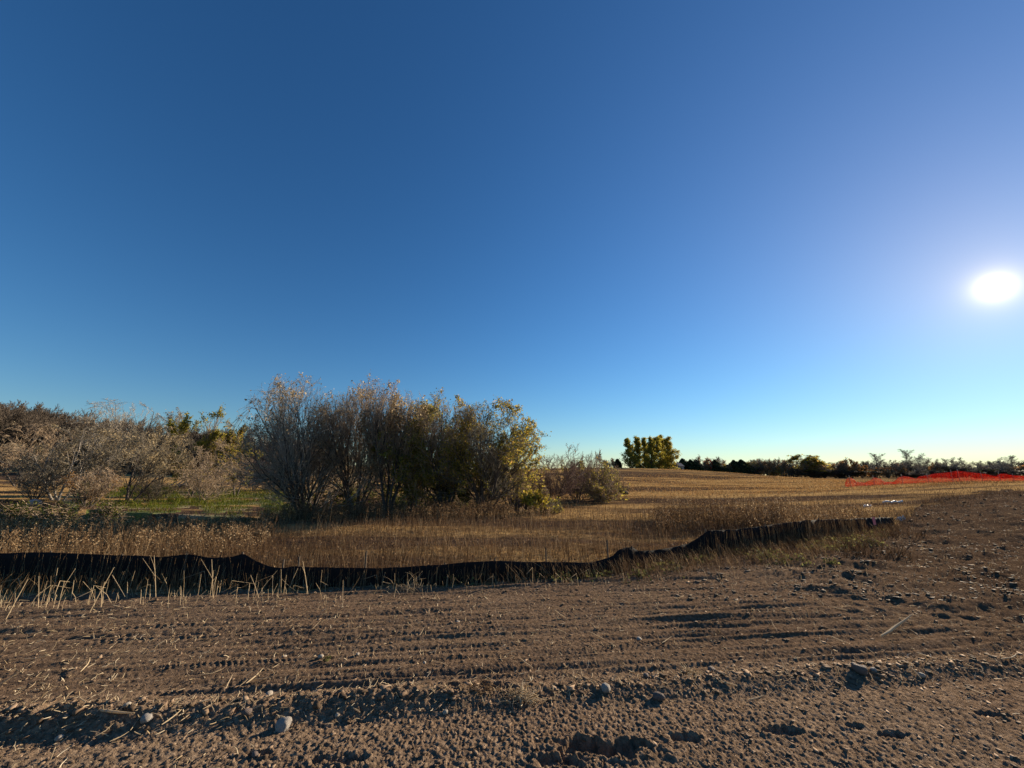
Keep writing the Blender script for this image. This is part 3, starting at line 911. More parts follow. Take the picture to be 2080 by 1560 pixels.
def far_tree(kind, px, top, w, label, Y=185.0):
    p = place(px, Y)
    h, ww = height_to(top, p), span(w * (1.0 if kind == 'bare' else 1.25), Y)
    if kind == 'conifer':
        return conifer('conifer_tree', p, h, ww * 1.15, int(px), label)
    key = (kind, int(px) % 3)
    if key not in kinds:
        sd = 200 + 10 * len(kinds)
        tw, lf, nl, nst = {'bare': ('twig_grey', None, 0, 1), 'brown': ('twig_tan', 'leaf_rust', 400, 3), 'olive': ('twig_brown', 'leaf_olive', 2600, 4),
                           'orange': ('twig_brown', 'leaf_rust', 1500, 3), 'red': ('twig_brown', 'leaf_red', 1200, 2), 'scrub': ('twig_purple', 'leaf_green', 500, 6)}[kind]
        g = tree_geo(sd, 10, 8, nst, 24, (15, 11, 8), ang=(34, 38, 38), r0=.2, twig=.034, t0=.25 if kind in ('bare',) else .10, lr=(.42, .5, .5), stem_len=.92, trop=(.08, .12, .1, .1))
        o = build_tree('bare_tree' if kind in ('bare', 'brown') else 'shrub' if kind == 'scrub' else 'leafy_tree', g, p, label, 'tree', None, 'bark', tw, lf, nl, .55, jit=.3)
        kinds[key] = o
    else:
        o = copy_tree(kinds[key])
    o.location = p
    o.scale = (ww / 8, ww / 8, h / 10)
    o.rotation_euler = (0, 0, (px * 1.7) % 6.28)
    o['label'] = label
    o['group'] = 'broadleaved trees of the far tree line'
    return o


FAR = [
    ('conifer', 1389, 932, 22, 'dark conifer next to the right end of the poplar row'),
    ('conifer', 1405, 934, 14, 'narrow dark conifer second right of the poplar row'),
    ('conifer', 1416, 934, 15, 'dark conifer just left of the purple brown tree by the red maple'),
    ('brown', 1431, 926, 24, 'purple brown tree directly left of the small red tree'),
    ('red', 1441, 934, 13, 'small bright red tree in the far tree line'),
    ('conifer', 1455, 935, 19, 'dark conifer directly right of the small red tree'),
    ('bare', 1462, 927, 14, 'thin leafless tree poking above the conifers right of the red tree'),
    ('olive', 1468, 940, 12, 'small drab tree between two dark conifers right of the red tree'),
    ('brown', 1480, 936, 18, 'grey brown tree left of the pair of broad dark conifers'),
    ('conifer', 1494, 935, 22, 'left one of the pair of broad dark conifers'),
    ('conifer', 1509, 934, 22, 'right one of the pair of broad dark conifers'),
    ('olive', 1526, 939, 22, 'olive grey tree right of the broad dark conifers'),
    ('scrub', 1534, 947, 30, 'low dark scrub under the olive grey tree'),
    ('brown', 1541, 934, 22, 'grey purple tree left of the dense brown one in the line'),
    ('brown', 1556, 932, 26, 'dense brown tree in the middle of the far tree line'),
    ('brown', 1572, 934, 20, 'brown tree behind the small olive bush of the line'),
    ('olive', 1577, 949, 18, 'small olive bush low in the far tree line'),
    ('brown', 1590, 931, 20, 'open purple brown tree right of the small olive bush'),
    ('brown', 1606, 939, 20, 'purple brown tree on the slope left of the big olive tree'),
    ('scrub', 1615, 950, 24, 'dark scrub on the slope left of the big olive tree'),
    ('olive', 1650, 925, 52, 'big olive brown tree with a broad crown, largest of the far tree line'),
    ('olive', 1676, 940, 26, 'olive bush leaning on the right of the big olive tree'),
    ('brown', 1698, 938, 26, 'dark brown tree right of the big olive tree'),
    ('brown', 1716, 932, 26, 'rusty brown tree in the gap right of the big olive tree'),
    ('orange', 1731, 934, 24, 'rust and olive tree left of the leaning bare tree'),
    ('orange', 1752, 944, 22, 'low orange brown bush left of the leaning bare tree'),
    ('orange', 1780, 950, 34, 'orange bush at the foot of the leaning bare tree'),
    ('bare', 1788, 920, 36, 'leafless forked tree leaning left above the orange net'),
    ('brown', 1806, 948, 26, 'dark low tree right of the leaning bare tree'),
    ('bare', 1822, 934, 26, 'leafless tree left of the tallest bare tree'),
    ('brown', 1836, 938, 24, 'leafless bush left of the tallest bare tree'),
    ('bare', 1851, 912, 34, 'tallest leafless tree, with a clear single trunk, above the orange net'),
    ('bare', 1866, 940, 20, 'small leafless tree right of the tallest bare tree'),
    ('bare', 1883, 921, 30, 'second tallest leafless tree, right of the tallest one'),
    ('brown', 1900, 940, 20, 'low dark tree between the second tallest bare tree and the grove'),
    ('bare', 1913, 932, 24, 'leftmost leafless tree of the grove behind the highest part of the net'),
    ('bare', 1929, 931, 24, 'second leafless tree of the grove behind the highest part of the net'),
    ('bare', 1946, 929, 26, 'third leafless tree of the grove behind the highest part of the net'),
    ('bare', 1963, 929, 26, 'rightmost leafless tree of the grove behind the highest part of the net'),
    ('scrub', 1935, 948, 60, 'dark scrub under the leafless grove'),
    ('scrub', 1985, 950, 40, 'dark scrub right of the leafless grove'),
    ('bare', 1997, 938, 26, 'low leafless tree with a dense crown right of the grove'),
    ('bare', 2020, 940, 22, 'low leafless tree left of the last two tall bare trees'),
    ('bare', 2042, 930, 26, 'leafless tree left of the tall one at the right edge'),
    ('bare', 2064, 925, 36, 'tall leafless tree close to the right edge of the picture'),
    ('brown', 2082, 942, 40, 'dark brown tree cut by the right edge of the picture'),
    ('scrub', 2045, 952, 60, 'dark scrub under the bare trees at the right edge'),
    ('scrub', 1660, 953, 60, 'dark scrub under the big olive tree'),
    ('scrub', 1712, 954, 60, 'dark scrub between the big olive tree and the orange bush'),
    ('scrub', 1865, 956, 70, 'dark scrub under the two tallest bare trees'),
    ('brown', 2115, 935, 40, 'dark brown tree just outside the right edge'),
    ('bare', 2150, 930, 40, 'leafless tree just outside the right edge'),
]
for kd, px, top, w, lab in FAR:
    far_tree(kd, px, top, w, lab)
for kd, px, top, w, lab in [('conifer', 1255, 934, 8, 'tiny dark conifer on the crest left of the poplars'), ('brown', 1247, 931, 12, 'small brown tree beside the tiny conifer left of the poplars'),
                            ('bare', 1219, 920, 20, 'thin leafless tree above the olive bush at the thicket end'), ('brown', 1232, 934, 20, 'low brown tree on the crest behind the olive bush')]:
    far_tree(kd, px, top, w, lab, 128.0)

# ------------------------------------------------------------------ house behind the crest
def box(x0, x1, y0, y1, z0, z1):
    v = np.array([[x, y, z] for z in (z0, z1) for y in (y0, y1) for x in (x0, x1)], float)
    return v, np.array([[0, 2, 3, 1], [4, 5, 7, 6], [0, 1, 5, 4], [2, 6, 7, 3], [0, 4, 6, 2], [1, 3, 7, 5]])


p = place(1379, 150)
zt = zpy(150, 941)
hr = empty('house', p, 'small pale house with grey roof behind the right end of the poplars', 'house')
wh = zt - p[2]
link_mesh('wall', mesh('wall', *box(-.8, .8, -3, 3, -.5, wh - 1.3)), M['wall'], hr)
rv = np.array([[-1., -3.4, wh - 1.3], [1., -3.4, wh - 1.3], [-1., 3.4, wh - 1.3], [1., 3.4, wh - 1.3], [-1., 0, wh], [1., 0, wh]])
rf = mesh('roof', np.concatenate([rv, rv + [0, 0, .15]]), np.array([[6, 7, 11, 10], [10, 11, 9, 8], [0, 4, 5, 1], [4, 2, 3, 5], [0, 1, 7, 6], [2, 8, 9, 3]]))
link_mesh('roof', rf, M['roof'], hr)
link_mesh('window', mesh('window', *box(-.5, .1, -3.03, -2.99, wh - 2.7, wh - 1.7)), M['window'], hr)

# ------------------------------------------------------------------ orange safety net on the rise at the right
NETY = lambda px: np.interp(px, [1718, 1800, 1900, 2000, 2100], [37.5, 38.0, 38.5, 38.5, 37.5])
top_px = [(1718, 981), (1722, 972), (1730, 969), (1738, 972), (1742, 978), (1760, 980), (1770, 975), (1778, 969), (1788, 972), (1798, 978), (1815, 978), (1826, 970), (1836, 966.5), (1850, 968),
          (1863, 972), (1872, 967), (1888, 965), (1905, 961), (1930, 959), (1950, 955.5), (1958, 957), (1985, 960), (2004, 962), (2016, 965), (2027, 967), (2034, 962), (2045, 961.5), (2062, 965), (2080, 966), (2110, 968)]
nx = np.arange(1718, 2110, 1.7)
tp = np.interp(nx, *np.array(top_px).T)
B = np.array([place(q, NETY(q)) for q in nx])
Hh = np.maximum(.10, np.array([zpy(b[1], t) for b, t in zip(B, tp)]) - B[:, 2])
nroot = empty('safety_net', place(1900, 38.5), 'sagging orange plastic safety netting across the rise at the right', 'safety net')
o0 = np.array(nroot.location)
rr2 = np.random.default_rng(8)
lean = .25 * fbm(nx * .03, nx * 0, 2, 5)
rows = 9
P = np.stack([np.stack([B[:, 0], B[:, 1] + lean * k / (rows - 1) + .03 * rr2.normal(size=len(nx)), B[:, 2] - .05 + Hh * k / (rows - 1)], -1) for k in range(rows)], 0) - o0
hor = tubes(P, np.full(P.shape[:2], .015), 4)
PV = np.swapaxes(P, 0, 1)[::1]
ver = tubes(PV, np.full(PV.shape[:2], .012), 4)
tag(link_mesh('netting', mesh('netting', *join([hor, ver])), M['net'], nroot), kind='stuff')
for q in (1730, 1778, 1836, 1888, 1938, 1952, 1998, 2034, 2062):
    b = np.array(place(q, NETY(q)))
    hh = zpy(b[1], np.interp(q, *np.array(top_px).T)) - b[2] + .16
    pz = np.array([[0, .06, -.2], [0.01, .06, hh * .5], [0, .06, hh]])[None] + (b - o0)
    link_mesh('stake', mesh('stake', *tubes(pz, np.full((1, 3), .028), 6), True), M['stake_pale'], nroot)

# ------------------------------------------------------------------ black silt fence
FB = np.array([gpx(*q) for q in fence_base_px])
seg = np.concatenate([[0], np.cumsum(np.hypot(*np.diff(FB, axis=0).T))])
sN = np.arange(0, seg[-1], .06)
fx, fy = np.interp(sN, seg, FB[:, 0]), np.interp(sN, seg, FB[:, 1])
kk = np.ones(25) / 25
fx, fy = np.convolve(np.pad(fx, 12, 'edge'), kk, 'valid'), np.convolve(np.pad(fy, 12, 'edge'), kk, 'valid')
fz = ground(fx, fy)
top_f = [(-400, 1122), (-200, 1118), (0, 1125), (100, 1121), (250, 1128), (330, 1131), (380, 1127), (430, 1133), (470, 1131), (493, 1124), (520, 1139), (550, 1150), (580, 1153.5), (600, 1149), (640, 1152),
         (740, 1154), (820, 1152), (900, 1146), (1000, 1138), (1060, 1141), (1110, 1142), (1200, 1142), (1240, 1131), (1255, 1118), (1270, 1113), (1285, 1112), (1300, 1120), (1330, 1119), (1400, 1105),
         (1437, 1078), (1500, 1075), (1560, 1067), (1640, 1056), (1720, 1054), (1790, 1051), (1822, 1051)]


def col_of(x, y, z):
    return CX + F * x / (y * math.cos(PITCH) + (z - EYE) * math.sin(PITCH))


fpx = col_of(fx, fy, fz + .4)
ft = np.array([zpy(b, t) for b, t in zip(fy, np.interp(fpx, *np.array(top_f).T))])
fh = np.maximum(.16, ft - fz)
froot = empty('silt_fence', (float(fx[len(fx) // 2]), float(fy[len(fx) // 2]), float(fz[len(fx) // 2])), 'long low black fabric silt fence sagging between thin stakes along the field edge', 'silt fence')
o0 = np.array(froot.location)
tx, ty = np.gradient(fx), np.gradient(fy)
tl = np.hypot(tx, ty)
nxv, nyv = -ty / tl, tx / tl
rowsf = np.linspace(0, 1, 9)
ring = []
for side in (1, -1):
    for q in (rowsf if side == 1 else rowsf[::-1]):
        off = .05 * fbm(sN * .9, sN * 0 + q * .9, 2, 31) * (.4 + q) + .032 * fbm(sN * 5.5, sN * 0 + q * .4, 3, 37) + side * .0015
        ring.append(np.stack([fx + nxv * off, fy + nyv * off, fz - .06 + (fh + .06) * q + .006 * vnoise(sN * 3, sN * 0, 4) * q], -1))
R = np.stack(ring, 1) - o0
n_, k_ = R.shape[:2]
i_ = (np.arange(n_ - 1)[:, None] * k_ + np.arange(k_)[None]).ravel()
j_ = (np.arange(n_ - 1)[:, None] * k_ + (np.arange(k_)[None] + 1) % k_).ravel()
link_mesh('fabric', mesh('fabric', R.reshape(-1, 3), np.stack([i_, j_, j_ + k_, i_ + k_], -1), True), M['fabric'], froot)
for q, t in [(-120, None), (98, None), (240, None), (378, None), (492, 1121), (575, 1136), (605, 1130), (740, 1120), (905, None), (1003, 1133), (1112, 1112), (1236, 1097), (1283, 1109), (1437, 1074), (1560, 1063), (1668, 1052), (1788, 1047)]:
    i = int(np.argmin(np.abs(fpx - q)))
    b = np.array([fx[i] + nxv[i] * .03, fy[i] + nyv[i] * .03, fz[i]])
    hh = (zpy(b[1], t) - b[2]) if t else fh[i] + .012
    pz = np.array([[0, 0, -.2], [.004, 0, hh * .5], [0, 0, hh]])[None] + (b - o0)
    link_mesh('stake', mesh('stake', *tubes(pz, np.full((1, 3), .013), 6), True), M['stake'], froot)

# ------------------------------------------------------------------ dry weeds behind the fence (uncountable)
def blades(n, x, y, h, lean_s, rad, r, bias=(0, 0)):
    z = ground(x, y)
    d = r.normal(size=(n, 2)) * lean_s + np.array(bias)
    P = np.stack([np.stack([x, y, z - .02], -1),
                  np.stack([x + d[:, 0] * h * .4, y + d[:, 1] * h * .4, z + h * .55], -1),
                  np.stack([x + d[:, 0] * h, y + d[:, 1] * h, z + h], -1)], 1)
    rd = rad[:, None] * np.array([1, .8, .35])[None]
    return tubes(P, rd, 3)


def scatter(n, y0, y1, pw, r, a0=-1.75, a1=1.6):
    """Random points by forward distance (denser near) and direction."""
    y = y0 * (y1 / y0) ** (r.random(n) ** pw)
    return r.uniform(a0, a1, n) * y, y


def behind(x, y, gap=.12):
    th, rr_ = np.arctan2(x, y), np.hypot(x, y)
    return rr_ > fence_edge(np.clip(th, -1.2, math.atan(.985))) + gap


r = np.random.default_rng(21)
x, y = scatter(90000, 6.0, 40, 1.0, r, -1.6, 1.25)
c = CX + F / math.cos(PITCH) * x / y
s_, _ = is_soil(x, y)
dens = .55 + .9 * fbm(x * .25, y * .6, 3, 90) + .15 * (y < 20)
keep = behind(x, y) & (s_ < -.3) & (r.random(len(x)) < np.clip(dens, .06, 1)) & ~((c < 640) & (y > 15.5) & (y < 45) & (r.random(len(x)) < .8)) & ~((c > 1150) & (r.random(len(x)) < np.interp(y, [14, 30], [0, .75])))
x, y, c = x[keep], y[keep], c[keep]
h = r.uniform(.10, .34, len(x)) * np.interp(y, [7, 14, 40], [1, 1, .55]) * (1 + .5 * fbm(x * .5, y * .5, 2, 95))
tall = r.random(len(x)) < .05
h = np.where(tall, h * 1.9, h)
tag(link_mesh('stubble', mesh('stubble', *blades(len(x), x, y, h, .18, r.uniform(.0022, .0042, len(x)) * np.interp(y, [7, 20, 40], [1, 1.7, 3]), r), True), M['weed']),
    'dense short dry brown stubble covering the field behind the silt fence', 'stubble', kind='stuff')
xf = r.uniform(1120, 2120, 60000)
yf = 26 * (112 / 26) ** (r.random(60000) ** .8)
xf = (xf - CX) / (F / math.cos(PITCH)) * yf
s_, _ = is_soil(xf, yf)
row = .5 + .5 * np.sin((yf - .25 * xf) * 2 * math.pi / 2.4)
pf = smooth(-.06, .12, fbm(xf * .018, yf * .075, 3, 97)) * (.6 + .4 * row) + .04
kf = (s_ < -1) & (r.random(60000) < pf)
xf, yf = xf[kf], yf[kf]
tag(link_mesh('stubble', mesh('stubble', *blades(len(xf), xf, yf, r.uniform(.05, .16, len(xf)), .25, .00030 * yf * r.uniform(.7, 1.5, len(xf)), r), True), M['stubble_gold']),
    'golden cut stubble in rows on the far rising field', 'stubble', kind='stuff')
# broken leaves and chaff lying in the stubble
x2, y2 = scatter(26000, 6.2, 30, 1.0, r, -1.6, 1.2)
s_, _ = is_soil(x2, y2)
k2 = behind(x2, y2) & (s_ < -.2)
x2, y2 = x2[k2], y2[k2]
cc = np.stack([x2, y2, ground(x2, y2) + r.uniform(.01, .14, len(x2))], -1)
tag(link_mesh('chaff', mesh('chaff', *leaves(cc, .040, r)), M['weed_dark']), 'dry curled leaves and chaff lying among the stubble', 'chaff', kind='stuff')


def weed_mesh(seed, h, branches=14, lean_s=.10, head=True):
    r = np.random.default_rng(seed)
    st = grow(np.array([[0, 0, -.05]]), np.array([[r.normal() * lean_s, r.normal() * lean_s, 1.]]), np.array([h]), 7, .05, .03, r)
    a = [tubes(st, .0042 * np.linspace(1, .4, 8)[None], 4)]
    s, d, t, par = spawn(st, branches, .35, .98, 32, 8, r)
    br = grow(s, d, h * .22 * (1.15 - t) + .03, 3, .10, .12, r)
    a.append(tubes(br, np.full((branches, 4), .0022) * np.linspace(1, .5, 4)[None], 3))
    if head:
        n = branches * 7
        i = r.integers(0, branches, n)
        f = r.random(n)[:, None] * .8 + .2
        c = br[i, 1] * (1 - f) + br[i, 3] * f + r.normal(size=(n, 3)) * .008
        a.append(leaves(c, .024, r))
        tip = st[0, 5] + (st[0, 7] - st[0, 5]) * r.random((26, 1)) + r.normal(size=(26, 3)) * .012
        a.append(leaves(tip, .025, r))
    return mesh('tall_weed', *join(a))


def where(px, table):
    for lim, w in table:
        if px < lim:
            return w
    return table[-1][1]


WEED_AT = [(60, 'at the left edge before the ditch'), (160, 'before the dark brush piles'), (300, 'before the tan tree with a dark trunk'), (440, 'before the green grass strip'), (560, 'before the left branches of the large clump'),
           (680, 'at the foot of the grey tree'), (800, 'at the foot of the tall brown tree'), (950, 'at the foot of the rounded olive tree'), (1200, 'near the bright yellow bush'),
           (1440, 'behind the bump of the black fence'), (1560, 'behind the rising part of the fence'), (9999, 'near the right end of the fence')]
tall_v = [weed_mesh(300 + i, 1.0, 14) for i in range(7)]
for me in tall_v:
    me.materials.append(M['weed_dark'])
r = np.random.default_rng(33)
done = 0
for k in range(2000):
    if done >= 250:
        break
    px = r.choice([r.uniform(-60, 640), r.uniform(560, 1080), r.uniform(1330, 1720), r.uniform(-60, 560)])
    Y = r.uniform(8.2, 13.5) if px < 560 else r.uniform(12.5, 16.5) if px < 1100 else r.uniform(11.5, 16.5)
    p = place(px, Y)
    if not behind(p[0], p[1], .4) or is_soil(p[0], p[1])[0] > -.3:
        continue
    o = link_mesh('tall_weed', tall_v[k % 7], None, None, p)
    hs_ = r.uniform(.38, .64) if px < 560 else r.uniform(.42, .7) if px < 1100 else r.uniform(.35, .78)
    o.scale = (hs_ * 1.1, hs_ * 1.1, hs_)
    o.rotation_euler = (0, 0, r.uniform(0, 6.28))
    lab = ('low' if hs_ < .5 else 'middling' if hs_ < .6 else 'tall') + ' dry seed-headed weed ' + ('in the nearer row ' if Y < (10.8 if px < 560 else 14.3) else 'farther back ') + where(px, WEED_AT)
    tag(o, lab, 'weed', 'tall seed-headed weeds: ' + ('left' if px < 560 else 'centre' if px < 1100 else 'right'))
    done += 1
# the rest of the tall weeds, joined
xs, ys = scatter(5200, 7.6, 17.5, .9, r, -1.6, .95)
c = CX + F / math.cos(PITCH) * xs / ys
s_, _ = is_soil(xs, ys)
zone = (((c < 560) & (ys < 13.8) & (ys > 8.0)) | ((c >= 480) & (c < 1120) & (ys > 14.0) & (ys < 17)) | ((c > 1300) & (c < 1760) & (ys > 11) & (ys < 17) & (fbm(xs * .5, ys * .5, 2, 7) > -.1)))
kz = behind(xs, ys, .4) & (s_ < -.3) & zone
xs, ys, c = xs[kz], ys[kz], c[kz]
n = len(xs)
hh = r.uniform(.28, .60, n) * np.where(c < 560, 1.0, np.where((c > 1340) & (c < 1600), 1.7, 1.05))
zz = ground(xs, ys)
d0 = np.stack([r.normal(size=n) * .10, r.normal(size=n) * .10, np.ones(n)], -1)
st = grow(np.stack([xs, ys, zz - .03], -1), d0, hh, 4, .05, .03, r)
parts = [tubes(st, .0036 * np.linspace(1, .5, 5)[None] * np.ones((n, 1)), 3)]
i = np.repeat(np.arange(n), 24)
f = r.random(len(i)) ** .6
tt = (1.2 + 2.75 * f)
lo = tt.astype(int)
cpt = st[i, lo] * (1 - (tt - lo))[:, None] + st[i, np.minimum(lo + 1, 4)] * (tt - lo)[:, None]
cpt = cpt + r.normal(size=cpt.shape) * (.055 * (1.25 - f))[:, None] * np.array([1, 1, .6])
parts.append(leaves(cpt, .028, r))
tag(link_mesh('weed_thicket', mesh('weed_thicket', *join(parts)), M['weed']), 'thick stand of dry seed-headed weeds between the silt fence and the trees', 'weeds', kind='stuff')

# the taller, darker patch behind the right half of the fence, and the reddish band at the foot of the clump
r = np.random.default_rng(47)
px = np.concatenate([r.uniform(1325, 1590, 1500), r.uniform(1590, 1740, 350), r.uniform(540, 1030, 1500)])
Y = np.concatenate([r.uniform(11.0, 15.5, 1850), r.uniform(14.6, 17.0, 1500)])
x = (px - CX) / (F / math.cos(PITCH)) * Y
kp = behind(x, Y, .3) & (is_soil(x, Y)[0] < -.3) & (fbm(x * .8, Y * .8, 2, 57) > -.16)
px, x, Y = px[kp], x[kp], Y[kp]
n = len(x)
hh = np.where(px < 1200, r.uniform(.35, .75, n), r.uniform(.45, 1.0, n) * np.interp(px, [1325, 1400, 1540, 1740], [.7, 1, 1, .6]))
st = grow(np.stack([x, Y, ground(x, Y) - .03], -1), np.stack([r.normal(size=n) * .09, r.normal(size=n) * .09, np.ones(n)], -1), hh, 4, .05, .03, r)
pt = [tubes(st, .0045 * np.linspace(1, .5, 5)[None] * np.ones((n, 1)), 3)]
i = np.repeat(np.arange(n), 20)
tt = 1.0 + 2.95 * r.random(len(i)) ** .7
lo = tt.astype(int)
cp = st[i, lo] * (1 - (tt - lo))[:, None] + st[i, np.minimum(lo + 1, 4)] * (tt - lo)[:, None] + r.normal(size=(len(i), 3)) * [.05, .05, .03]
pt.append(leaves(cp, .030, r))
tag(link_mesh('weed_thicket', mesh('weed_thicket', *join(pt)), M['weed_dark']), 'dark brown taller weeds behind the rising fence and at the foot of the tree clump', 'weeds', kind='stuff')

# dark weeds in the ditch
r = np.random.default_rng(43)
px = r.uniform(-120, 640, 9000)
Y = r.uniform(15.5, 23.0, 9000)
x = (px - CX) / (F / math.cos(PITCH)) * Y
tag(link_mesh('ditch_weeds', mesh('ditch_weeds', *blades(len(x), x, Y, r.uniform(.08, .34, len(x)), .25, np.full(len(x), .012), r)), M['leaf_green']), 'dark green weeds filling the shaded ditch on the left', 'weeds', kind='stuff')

# green grass beyond the ditch
r = np.random.default_rng(41)
px = r.uniform(170, 640, 16000)
Y = r.uniform(24.2, 44, 16000)
x = (px - CX) / (F / math.cos(PITCH)) * Y
kp = fbm(x * .45, Y * .5, 3, 77) < .02 + .1 * r.random(len(x))
x, Y = x[kp], Y[kp]
tag(link_mesh('grass', mesh('grass', *blades(len(x), x, Y, (.10 + .45 * r.random(len(x)) ** 2), .35, np.full(len(x), .012), r)), M['grass']), 'green grass strip beyond the dark ditch on the left', 'grass', kind='stuff')

STALK_AT = [(60, 'at the left edge of the picture'), (150, 'left of the tall forked stalks'), (290, 'just left of the first forked stalk'), (370, 'around the first forked stalk'), (480, 'by the second forked stalk'),
            (560, 'below the peak of the black fence'), (660, 'below the dip of the black fence'), (800, 'left of the heap of dry stems'), (900, 'by the heap of dry stems'), (1050, 'below the middle of the black fence'),
            (1240, 'left of the bump of the black fence'), (1450, 'below the bump of the black fence'), (9999, 'below the rising right half of the fence')]
STRAW_AT = [(120, 'at the left edge'), (260, 'near the crossed stems at the left'), (420, 'near the thick husk'), (560, 'left of the largest stone'), (700, 'by the largest grey stone'), (860, 'right of the largest grey stone'),
            (1020, 'left of the matted tuft'), (1150, 'near the matted tuft'), (1290, 'by the upright grey stone'), (1450, 'above the hollows at the bottom right'), (1640, 'left of the broad brown stone'), (1820, 'around the broad brown stone'), (9999, 'at the right edge')]

# ------------------------------------------------------------------ dry stalks in front of the fence
def stalk_mesh(pts, rad, forks=()):
    a = [tubes(np.array(pts, float)[None], np.linspace(rad, rad * .55, len(pts))[None], 6)]
    for q in forks:
        a.append(tubes(np.array(q, float)[None], np.linspace(rad * .6, rad * .3, len(q))[None], 5))
    return mesh('dry_stalk', *join(a), True)


def px_stalk(b, t, rad, label, forks=(), mid=None):
    """A stalk from its foot at pixel b to its tip at pixel t, standing at the depth of its foot."""
    x, y = gpx(*b)
    z = float(ground(x, y))

    def pt(q, dy=0.0):
        zz = zpy(y + dy, q[1])
        return [at(q[0], y + dy, zz) - x, dy, zz - z]
    pts = [[0, 0, -.03], pt(mid, 0.02) if mid else [v * .5 for v in pt(t, .06)], pt(t, .06)]
    me = stalk_mesh(pts, rad * .72, [[pt(f0, .03), pt(((f0[0] + f1[0]) / 2 + 2, (f0[1] + f1[1]) / 2 + 3), .0), pt(f1, -.05)] for f0, f1 in forks])
    tag(link_mesh('dry_stalk', me, M['straw'], None, (x, y, z)), label, 'stalk', 'dry pale stalks standing at the edge of the soil')


px_stalk((317, 1216), (313, 1128), .006, 'tall forked pale stalk at the left, arms spread before the black fence', [((316, 1172), (290, 1134)), ((315, 1160), (305, 1128))])
px_stalk((433, 1216), (430, 1136), .006, 'tall Y-shaped forked pale stalk right of the other forked one', [((433, 1178), (408, 1135)), ((433, 1180), (446, 1148))])
px_stalk((626, 1210), (615, 1140), .008, 'thick pale stalk leaning slightly left, split at its tip', [((619, 1165), (613, 1150))])
px_stalk((10, 1258), (57, 1176), .007, 'long pale stalk leaning right at the left edge of the picture')
px_stalk((180, 1246), (232, 1152), .007, 'long pale stalk leaning steeply right, left of the forked stalks', [((228, 1168), (254, 1212))])
px_stalk((78, 1238), (79, 1170), .005, 'upright thin pale stalk near the left edge', [((79, 1210), (92, 1186))])
px_stalk((528, 1216), (509, 1168), .006, 'pale stalk leaning left beneath the dip of the black fence')
px_stalk((571, 1212), (571, 1156), .005, 'upright stalk under the lowest dip of the black fence', [((571, 1175), (600, 1200))])
px_stalk((800, 1213), (806, 1186), .006, 'short pale stalk at the heap of dry stems in the middle', [((805, 1190), (838, 1187)), ((804, 1196), (812, 1208))])
px_stalk((843, 1202), (840, 1176), .005, 'short upright stalk right of the heap of dry stems')
px_stalk((696, 1222), (697, 1178), .005, 'thin upright stalk left of the heap of dry stems', [((697, 1215), (731, 1172))])
px_stalk((1010, 1185), (1001, 1165), .006, 'stubby pale stalk leaning left below the middle of the fence')
px_stalk((920, 1196), (921, 1166), .004, 'thin upright stalk below the middle of the fence')
px_stalk((116, 1240), (131, 1180), .005, 'leaning thin pale stalk right of the upright one near the left edge')
px_stalk((259, 1215), (259, 1182), .005, 'short upright stalk just left of the tall forked stalk')
px_stalk((370, 1220), (367, 1190), .005, 'short upright stalk between the two forked stalks')

r = np.random.default_rng(51)
for k in range(230):
    px = 1240 * r.random() ** 1.3 - 40 if k < 190 else r.uniform(1240, 1700)
    py = np.interp(px, [0, 500, 1000, 1300, 1700], [1220, 1205, 1190, 1182, 1150]) + r.uniform(-14, 24) * (1 if px < 700 else .5)
    x, y = gpx(px, py)
    z = float(ground(x, y))
    h = (.09 + .25 * r.random() ** 1.8) * (1 if px < 700 else .8)
    a = r.uniform(0, 6.28)
    l = abs(r.normal()) * .38
    fold = r.random() < .3
    me = stalk_mesh([[0, 0, -.03], [l * h * .4 * math.cos(a), l * h * .4 * math.sin(a), h * (.8 if fold else .5)], [(l + .5 * fold) * h * math.cos(a), (l + .5 * fold) * h * math.sin(a), h * (.55 if fold else 1)]], r.uniform(.0018, .0042))
    tag(link_mesh('dry_stalk', me, M['straw'], None, (x, y, z)), ('stubby' if h < .16 else 'short' if h < .24 else 'knee-high') + ' dry stalk ' + ('leaning left ' if l * math.cos(a) < -.12 else 'leaning right ' if l * math.cos(a) > .12 else 'standing upright ') + where(px, STALK_AT), 'stalk', 'short dry stalks along the soil edge')

# finer dead stems and low green weeds between the soil edge and the fence
xw, yw = scatter(80000, 5.0, 16, .8, r, -1.6, 1.05)
th_, rw = np.arctan2(xw, yw), np.hypot(xw, yw)
c = CX + F / math.cos(PITCH) * xw / yw
fe, se = fence_edge(th_), veg_edge(th_)
kw = (rw < fe + .05) & (rw > se - .22) & (c < 1860) & (r.random(len(xw)) < np.interp(rw - se, [-.25, 0, .35], [.06, .3, 1]))
xw, yw, c = xw[kw], yw[kw], c[kw]
hw = r.uniform(.06, .28, len(xw)) * np.interp(c, [0, 700, 1100, 1900], [1, .9, 1.0, 1.0])
bias = np.where(c > 1000, -.35, 0.0)
ws = blades(len(xw), xw, yw, hw, .32, r.uniform(.0016, .0032, len(xw)), r, np.stack([bias, bias * 0], -1))
nf = 3000
iq = r.integers(0, len(fx), nf)
iq = iq[(fpx[iq] < 1750) & (r.random(nf) < np.interp(fpx[iq], [0, 900, 1250, 1450, 1600, 1750], [.6, .5, .3, .45, 1, 1]))]
gp_ = r.uniform(.03, .14, len(iq))
ws2 = blades(len(iq), fx[iq] - nxv[iq] * gp_, fy[iq] - nyv[iq] * gp_, fh[iq] * r.uniform(.45, 1.08, len(iq)) * np.interp(fpx[iq], [1450, 1650], [1, 1.15]), .08, r.uniform(.0018, .0034, len(iq)), r)
ws = join([ws, ws2])
